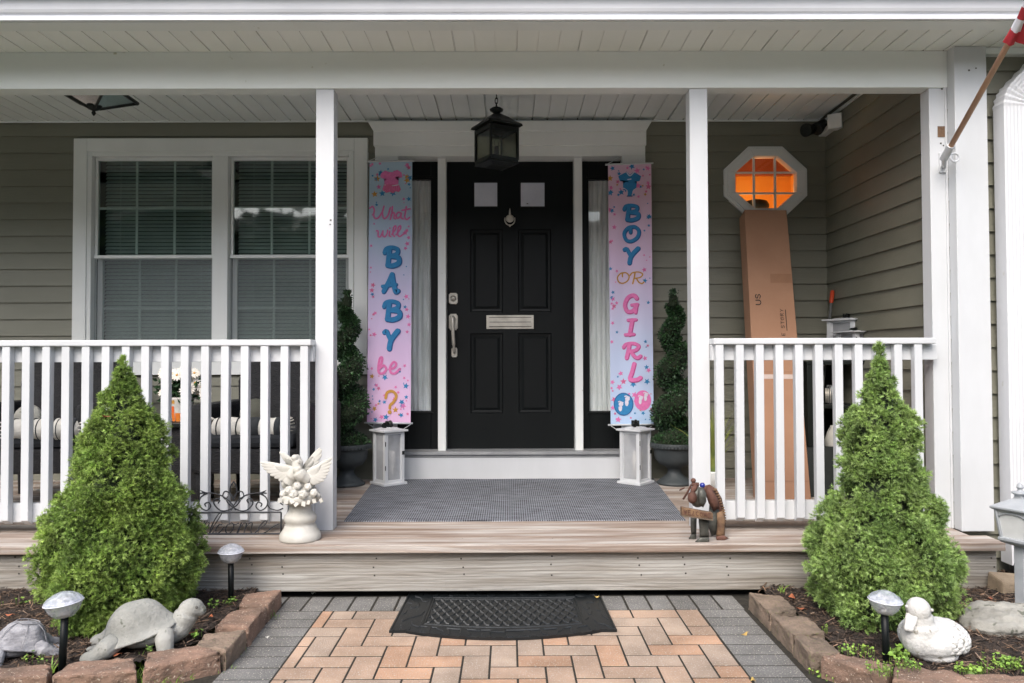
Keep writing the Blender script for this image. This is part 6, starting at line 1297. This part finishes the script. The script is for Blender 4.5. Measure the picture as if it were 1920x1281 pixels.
# ================================================================== ORNAMENTS ON THE STEP EDGE
# ---- wrought iron welcome sign
Yw = ondeck(437, 1003).y; k = Yw / F; W0, W1 = 347, 527
t = thing('welcome_sign', (X(437, Yw, 1000), Yw, deckz(Yw)), 'dark scrolled iron sign spelling welcome, standing beside the white dove statue', 'sign')
A = lambda x, y: at(x, y, Yw)
b = MB(); zt_ = A(437, 961).z; zb_ = deckz(Yw) + .005; x0, x1 = A(W0, 980).x, A(W1, 980).x
for p, q in (((x0, zt_), (x1, zt_)), ((x0, zb_), (x1, zb_)), ((x0, zb_), (x0, zt_)), ((x1, zb_), (x1, zt_))): b.tube([(p[0], Yw, p[1]), (q[0], Yw, q[1])], .0042, 8)
for sx in (x0, x1): b.tube([(sx, Yw - .0, zb_), (sx, Yw + .07, zb_ - .001)], .004, 6)
b.build('frame', 'iron', t)
b = MB(); cxp = 437.5
def scroll(pts, w_=.0032): b.tube(spline([A(x, y) for x, y in pts], 6), w_, 7)
for s_ in (-1, 1):
    mx = lambda pts: [(cxp + s_ * (x - cxp), y) for x, y in pts]
    scroll(mx([(438, 903), (432.5, 912), (431, 922), (434, 931), (439, 938)][::1]) if s_ > 0 else mx([(438, 903), (432.5, 912), (431, 922), (434, 931), (439, 938)]))
    scroll(mx([(433, 957), (441, 944), (452, 934), (466, 927), (487, 924), (500, 925)]))
    scroll(mx([(424, 938), (432, 948), (448, 957), (462, 957), (472, 948), (474, 941), (469, 935), (463, 938), (466, 944)]))
    scroll(mx([(437, 940), (440, 930), (446, 923), (454, 922), (457, 930), (452, 936), (448, 931)]))
    scroll(mx([(486, 925), (498, 932), (502, 943), (497, 953), (487, 957), (480, 950), (484, 942), (491, 945), (489, 950)]))
    scroll(mx([(501, 944), (506, 953), (520, 957), (531, 953)])); scroll(mx([(533, 934), (528, 938), (526, 943), (531, 947)]), .0028)
    q = A(cxp + s_ * (490 - cxp), 925); b.tube([q, A(cxp + s_ * (500 - cxp), 919)], [.006, .001], 7); b.tube([q, A(cxp + s_ * (495 - cxp), 929)], [.006, .002], 7)
b.build('scrollwork', 'iron', t, smooth=True)
b = MB(); sc2 = lambda pts: b.tube(spline([A(x, y) for x, y in pts], 6), .0026, 6)
sc2([(352, 975), (355, 985), (358, 1000), (365, 990), (368, 978), (370, 990), (374, 1000), (381, 988), (384, 976)])
sc2([(381, 1000), (388, 990), (392, 982), (388, 979), (384, 986), (384, 998), (392, 1000), (400, 988)])
sc2([(392, 1000), (402, 985), (413, 968), (415, 962), (411, 963), (402, 976), (395, 992), (396, 1001), (402, 996)])
sc2([(416, 984), (411, 984), (405, 992), (406, 1001), (414, 996), (420, 988)])
sc2([(432, 982), (425, 986), (423, 996), (428, 1001), (436, 994), (438, 984), (433, 980), (440, 984), (448, 981)])
sc2([(443, 1002), (450, 986), (453, 980), (449, 992), (446, 1000)]); sc2([(450, 990), (458, 981), (462, 983), (457, 1001)]); sc2([(459, 992), (468, 981), (473, 982), (470, 995), (475, 1001), (484, 994)])
sc2([(478, 999), (492, 988), (500, 980), (497, 977), (490, 983), (484, 993), (486, 1001), (498, 998), (512, 988), (524, 982)])
b.build('welcome_lettering', 'iron', t, smooth=True)
# ---- dove statue on a pedestal
Yv = 3.545; k = Yv / F; c = at(563, 1005, Yv); vx = c.x; zd = deckz(Yv); t = thing('dove_statue', (vx, Yv, zd), 'white statue of two doves with raised wings above roses on a round pedestal', 'statue'); VZ = lambda py: Z(py, Yv, 563) + (zd - Z(1011, Yv, 563))
b = MB(); pr = [(.001, 1011), (37, 1011), (38, 1008), (37.5, 1001), (35, 997), (31, 991), (28, 984), (26, 980), (29, 976), (30, 971), (29, 966), (25, 962), (21.5, 958), (20, 950), (20, 944), (30, 942), (36, 938), (36.5, 931), (35, 926), (.001, 925)]
b.lathe([(r_ * k, VZ(py)) for r_, py in pr], (vx, Yv, 0), 48); b.build('pedestal', 'plaster', t, smooth=True)
A = lambda x, y, dy=0: Vector((at(x, y, Yv + dy).x, Yv + dy, VZ(y)))
r = random.Random(4)
for (x, y, s_, dy) in ((541, 914, 9, -.075), (549, 921, 10, -.080), (568, 921, 9.5, -.088), (588, 919, 8.5, -.075), (530, 922, 7.5, -.055), (577, 909, 8, -.06), (558, 907, 8, -.065), (596, 926, 6, -.05)):
    b = MB(); c = A(x, y, dy); s_ *= k; out = Vector((r.uniform(-.3, .3), -1, .35)).normalized(); mm = dirm(out); b.ell(c, (s_ * .85, s_ * .85, s_ * .42), mm, 12, 8)
    for ring, nn_, rr_ in ((0, 3, .42), (1, 4, .72), (2, 5, 1.0)):
        for q in range(nn_): a = 6.2832 * q / nn_ + ring * .6; b.ell(c + mm @ Vector((math.cos(a) * s_ * rr_ * .7, math.sin(a) * s_ * rr_ * .7, s_ * (.30 - ring * .22))), (s_ * .10, s_ * .42, s_ * .30), mm @ Matrix.Rotation(a, 3, 'Z') @ Matrix.Rotation(R(28 + ring * 18), 3, 'Y'), 8, 6)
    b.build('rose', 'plaster', t, remesh=.0022, sm_iter=2)
b = MB()
for (x, y, dx2, dy2) in ((540, 930, -8, 8), (556, 933, -2, 10), (566, 933, 6, 9), (585, 930, 8, 5), (530, 928, -10, 6), (598, 930, 8, 3), (550, 930, -4, 7), (576, 932, 4, 6)):
    c = A(x, y, -.088); e = A(x + dx2, y + dy2, -.105); m_ = c.lerp(e, .5); d = (e - c); s_ = d.cross(Vector((0, -1, 0))).normalized() * .013; b.hexa([c, m_ + s_, e, m_ - s_], [c + Vector((0, .003, 0)), m_ + s_ + Vector((0, .003, 0)), e + Vector((0, .003, 0)), m_ - s_ + Vector((0, .003, 0))])
b.ell(A(563, 922), (.082, .070, .040)); b.ell(A(563, 905, .0), (.060, .05, .045)); b.build('leaves', 'plaster', t)
def wing(parent, root, tipdirs, L_, nm, thick=.0042):
    b = MB()
    for i, (e, wd) in enumerate(tipdirs):
        d = e - root; c = root + d * .56; mm = dirm(d, (0, -1, 0)); zax = d.normalized(); yax = Vector((0, -1, .15)); yax = (yax - zax * yax.dot(zax)).normalized(); xax = yax.cross(zax); mm = Matrix((xax, yax, zax)).transposed()
        b.ell(c + Vector((0, -.0016 * i, 0)), (wd * 1.45, thick, d.length * .46), mm, 12, 10)
        b.tube([root + d * .35 + yax * (thick + .0008 * i), root + d * .96 + yax * .002], [.0022, .0008], 5)
    for i in range(7):                           # short covert feathers near the shoulder
        e, wd = tipdirs[min(i * len(tipdirs) // 7, len(tipdirs) - 1)]; d = e - root; zax = d.normalized(); yax = Vector((0, -1, .15)); yax = (yax - zax * yax.dot(zax)).normalized(); xax = yax.cross(zax); b.ell(root + d * .30 + yax * .005, (wd * 1.7, thick * 1.3, d.length * .30), Matrix((xax, yax, zax)).transposed(), 10, 8)
    b.build(nm, 'plaster', parent, smooth=True)
# left bird: head high, wing swept to the left; right bird: wing raised to the right
bd = MB(); bd.tube(spline([A(541, 905, -.03), A(548, 892, -.035), A(556, 878, -.03), A(558, 862, -.02), A(552, 855, -.025)], 5), [.026] * 5 + [.032] * 5 + [.026] * 5 + [.019] * 5 + [.012], 14); bd.ell(A(553, 857, -.03), (.018, .019, .016)); bd.tube([A(559, 861, -.045), A(563, 868, -.055)], [.006, .001], 8); bd.ell(A(535, 905, .01), (.018, .04, .03))
d1 = bd.build('dove', 'plaster', t, remesh=.0035, sm_iter=3)
wing(d1, A(556, 880, -.02), [(A(489, 866, -.02), .009), (A(491, 871, -.02), .010), (A(495, 877, -.02), .010), (A(501, 883, -.02), .010), (A(508, 889, -.02), .010), (A(516, 894, -.02), .010), (A(524, 899, -.02), .010), (A(532, 901, -.02), .010), (A(540, 902, -.02), .010)], 0, 'wing')
wing(d1, A(551, 880, .02), [(A(525, 849, .03), .008), (A(530, 850, .03), .009), (A(537, 854, .03), .009), (A(543, 858, .03), .009)], 0, 'wing')
bd = MB(); bd.tube(spline([A(590, 905, -.02), A(578, 898, -.03), A(566, 890, -.045), A(558, 882, -.05), A(558, 874, -.05)], 5), [.020] * 5 + [.028] * 5 + [.031] * 5 + [.022] * 5 + [.014], 14); bd.ell(A(560, 876, -.052), (.016, .017, .015)); bd.tube([A(553, 878, -.065), A(549, 882, -.075)], [.005, .001], 8)
d2 = bd.build('dove', 'plaster', t, remesh=.0035, sm_iter=3)
wing(d2, A(573, 888, -.035), [(A(622, 858, -.03), .009), (A(621, 866, -.03), .009), (A(619, 873, -.03), .010), (A(618, 880, -.03), .010), (A(615, 887, -.03), .010), (A(612, 893, -.03), .010), (A(608, 899, -.03), .010), (A(601, 903, -.03), .010), (A(594, 906, -.03), .010)], 0, 'wing')
wing(d2, A(569, 880, .0), [(A(600, 841, .01), .008), (A(603, 844, .01), .010), (A(603, 852, .01), .011), (A(599, 862, .01), .012), (A(592, 870, .01), .012)], 0, 'wing')
# ---- scrap metal dog with a brush
Ym = 3.52; t = thing('metal_dog_sculpture', (X(1322, Ym, 1000), Ym, deckz(Ym)), 'rusty scrap metal dog sculpture with a lettered brush on the step edge', 'sculpture'); zd = deckz(Ym)
A = lambda x, y, dy=0: at(x, y, Ym + dy)
def plate(name, pts, dy, m_, th=.004, bulge=0, par=None, n=1):
    P = [A(x, y, dy) for x, y in pts]; c = sum(P, Vector()) / len(P); b = MB(); m = len(P); q = Vector((0, -bulge, 0))
    mid = [p.lerp(c, .45) + q * .75 for p in P]; b.add(P + mid + [c + q], [(i, (i + 1) % m, m + (i + 1) % m, m + i) for i in range(m)] + [(m + i, m + (i + 1) % m, 2 * m) for i in range(m)]); o = b.build(name, m_, par or t, smooth=True); s_ = o.modifiers.new('solid', 'SOLIDIFY'); s_.thickness = th; return o
plate('back_plate', [(1316, 912), (1330, 909), (1343, 918), (1352, 935), (1357, 960), (1358, 985), (1350, 985), (1346, 962), (1338, 940), (1326, 925)], .05, 'rust', .004, .03)
plate('back_plate', [(1326, 911), (1336, 920), (1345, 936), (1348, 952), (1338, 958), (1330, 944), (1322, 922)], .0, 'rust', .004, .022)
plate('flank', [(1330, 945), (1348, 950), (1352, 975), (1347, 1000), (1334, 1005), (1328, 985)], .03, 'steel', .004, .02)
plate('hind_leg', [(1344, 962), (1354, 958), (1359, 975), (1358, 1003), (1350, 1012), (1343, 1005), (1346, 985)], -.01, 'rust2', .004, .012)
b = MB()
for i in range(14): u = i / 13; p = A(1341 + 17 * math.sin(u * 1.7), 918 + 62 * u, .03); b.ell(p, (.009, .018, .005), Matrix.Rotation(R(-30 + 50 * u), 3, 'Y'), 10, 6)
b.build('spine_coil', 'rust2', t, smooth=True)
plate('foot', [(1342, 1006), (1356, 1004), (1366, 1009), (1356, 1013), (1344, 1014)], -.02, 'rust', .004, .004)
b = MB(); b.ell(A(1308, 932, -.045), (.038, .034, .048)); b.ell(A(1298, 933, -.075), (.022, .022, .028), mi=1); b.build('head', ['steel', 'rust'], t, smooth=True)
plate('ear', [(1309, 918), (1317, 914), (1323, 925), (1323, 940), (1318, 951), (1311, 946), (1309, 932)], -.085, 'steel', .004, .014)
plate('ear', [(1296, 915), (1303, 909), (1308, 912), (1303, 922), (1297, 927), (1293, 930)], -.06, 'rust', .004, .010)
b = MB(); b.ell(A(1300, 901, -.03), (.012, .012, .011)); b.tube([A(1297, 908, -.03), A(1310, 909, -.03)], .010, 8); b.build('cap_nut', 'rust', t, smooth=True)
b = MB(); b.ell(A(1317, 910, -.07), .0125, nu=20, nv=14); b.build('glass_bead', 'blue', t, smooth=True)
b = MB(); b.tube(spline([A(1296, 909, .01), A(1288, 925, .02), A(1281, 936, .03)], 5), .005, 8); b.ell(A(1279, 917, .02), (.016, .003, .004), Matrix.Rotation(R(-25), 3, 'Y')); b.build('tail', 'rust', t, smooth=True)
for (x, w_, dy, m_) in ((1319.5, 21, -.045, 'steel'), (1300, 11, .01, 'steel')):
    yb = 1007 if dy < 0 else 1001; plate('front_leg', [(x - w_ / 2, 968), (x + w_ / 2, 971), (x + w_ * .38, 990), (x + w_ * .42, yb), (x - w_ * .38, yb), (x - w_ * .36, 988)], dy, m_, .005, .008)
    plate('foot', [(x - w_ * .35, yb + 1), (x + w_ * .45, yb + 1), (x + w_ * .45, yb + 8), (x, yb + 11), (x - w_ * .85, yb + 10)], dy - .008, m_, .004, .004)
br = MB(); p0, p1 = A(1279, 966, -.095), A(1337, 974, -.095); hv = Vector((0, 0, 1)); br.hexa([p0, p1, p1 + hv * .028, p0 + hv * .034], [v + Vector((0, .035, 0)) for v in (p0, p1, p1 + hv * .028, p0 + hv * .034)]); bro = br.build('brush_block', 'rust2', t, bevel=.002)
ed_ = MB(); ed_.slab([p0 - hv * .006, p1 - hv * .006, p1 - hv * .001, p0 - hv * .001], (0, .04, 0)); ed_.build('brush_edge', 'block2', bro)
lt = MB(); bm_ = lambda x, y: p0.lerp(p1, x) + hv * (.030 - y) - Vector((0, .0015, 0))
for i, chh in enumerate('WELCOME'): glyph(lt, chh, .05 + i * .132, .004, .05 + i * .132 + .10, .025, .018, (lambda X_, Y_: bm_(X_, Y_)), 0) if False else None
for i, chh in enumerate('WELCOME'):
    xx = .05 + i * .130
    for pts, f in G[chh]: lt.tube([bm_(xx + a * .10, .003 + q * .021) for a, q in pts], .0016, 5)
lt.build('raised_letters', 'rust', bro)
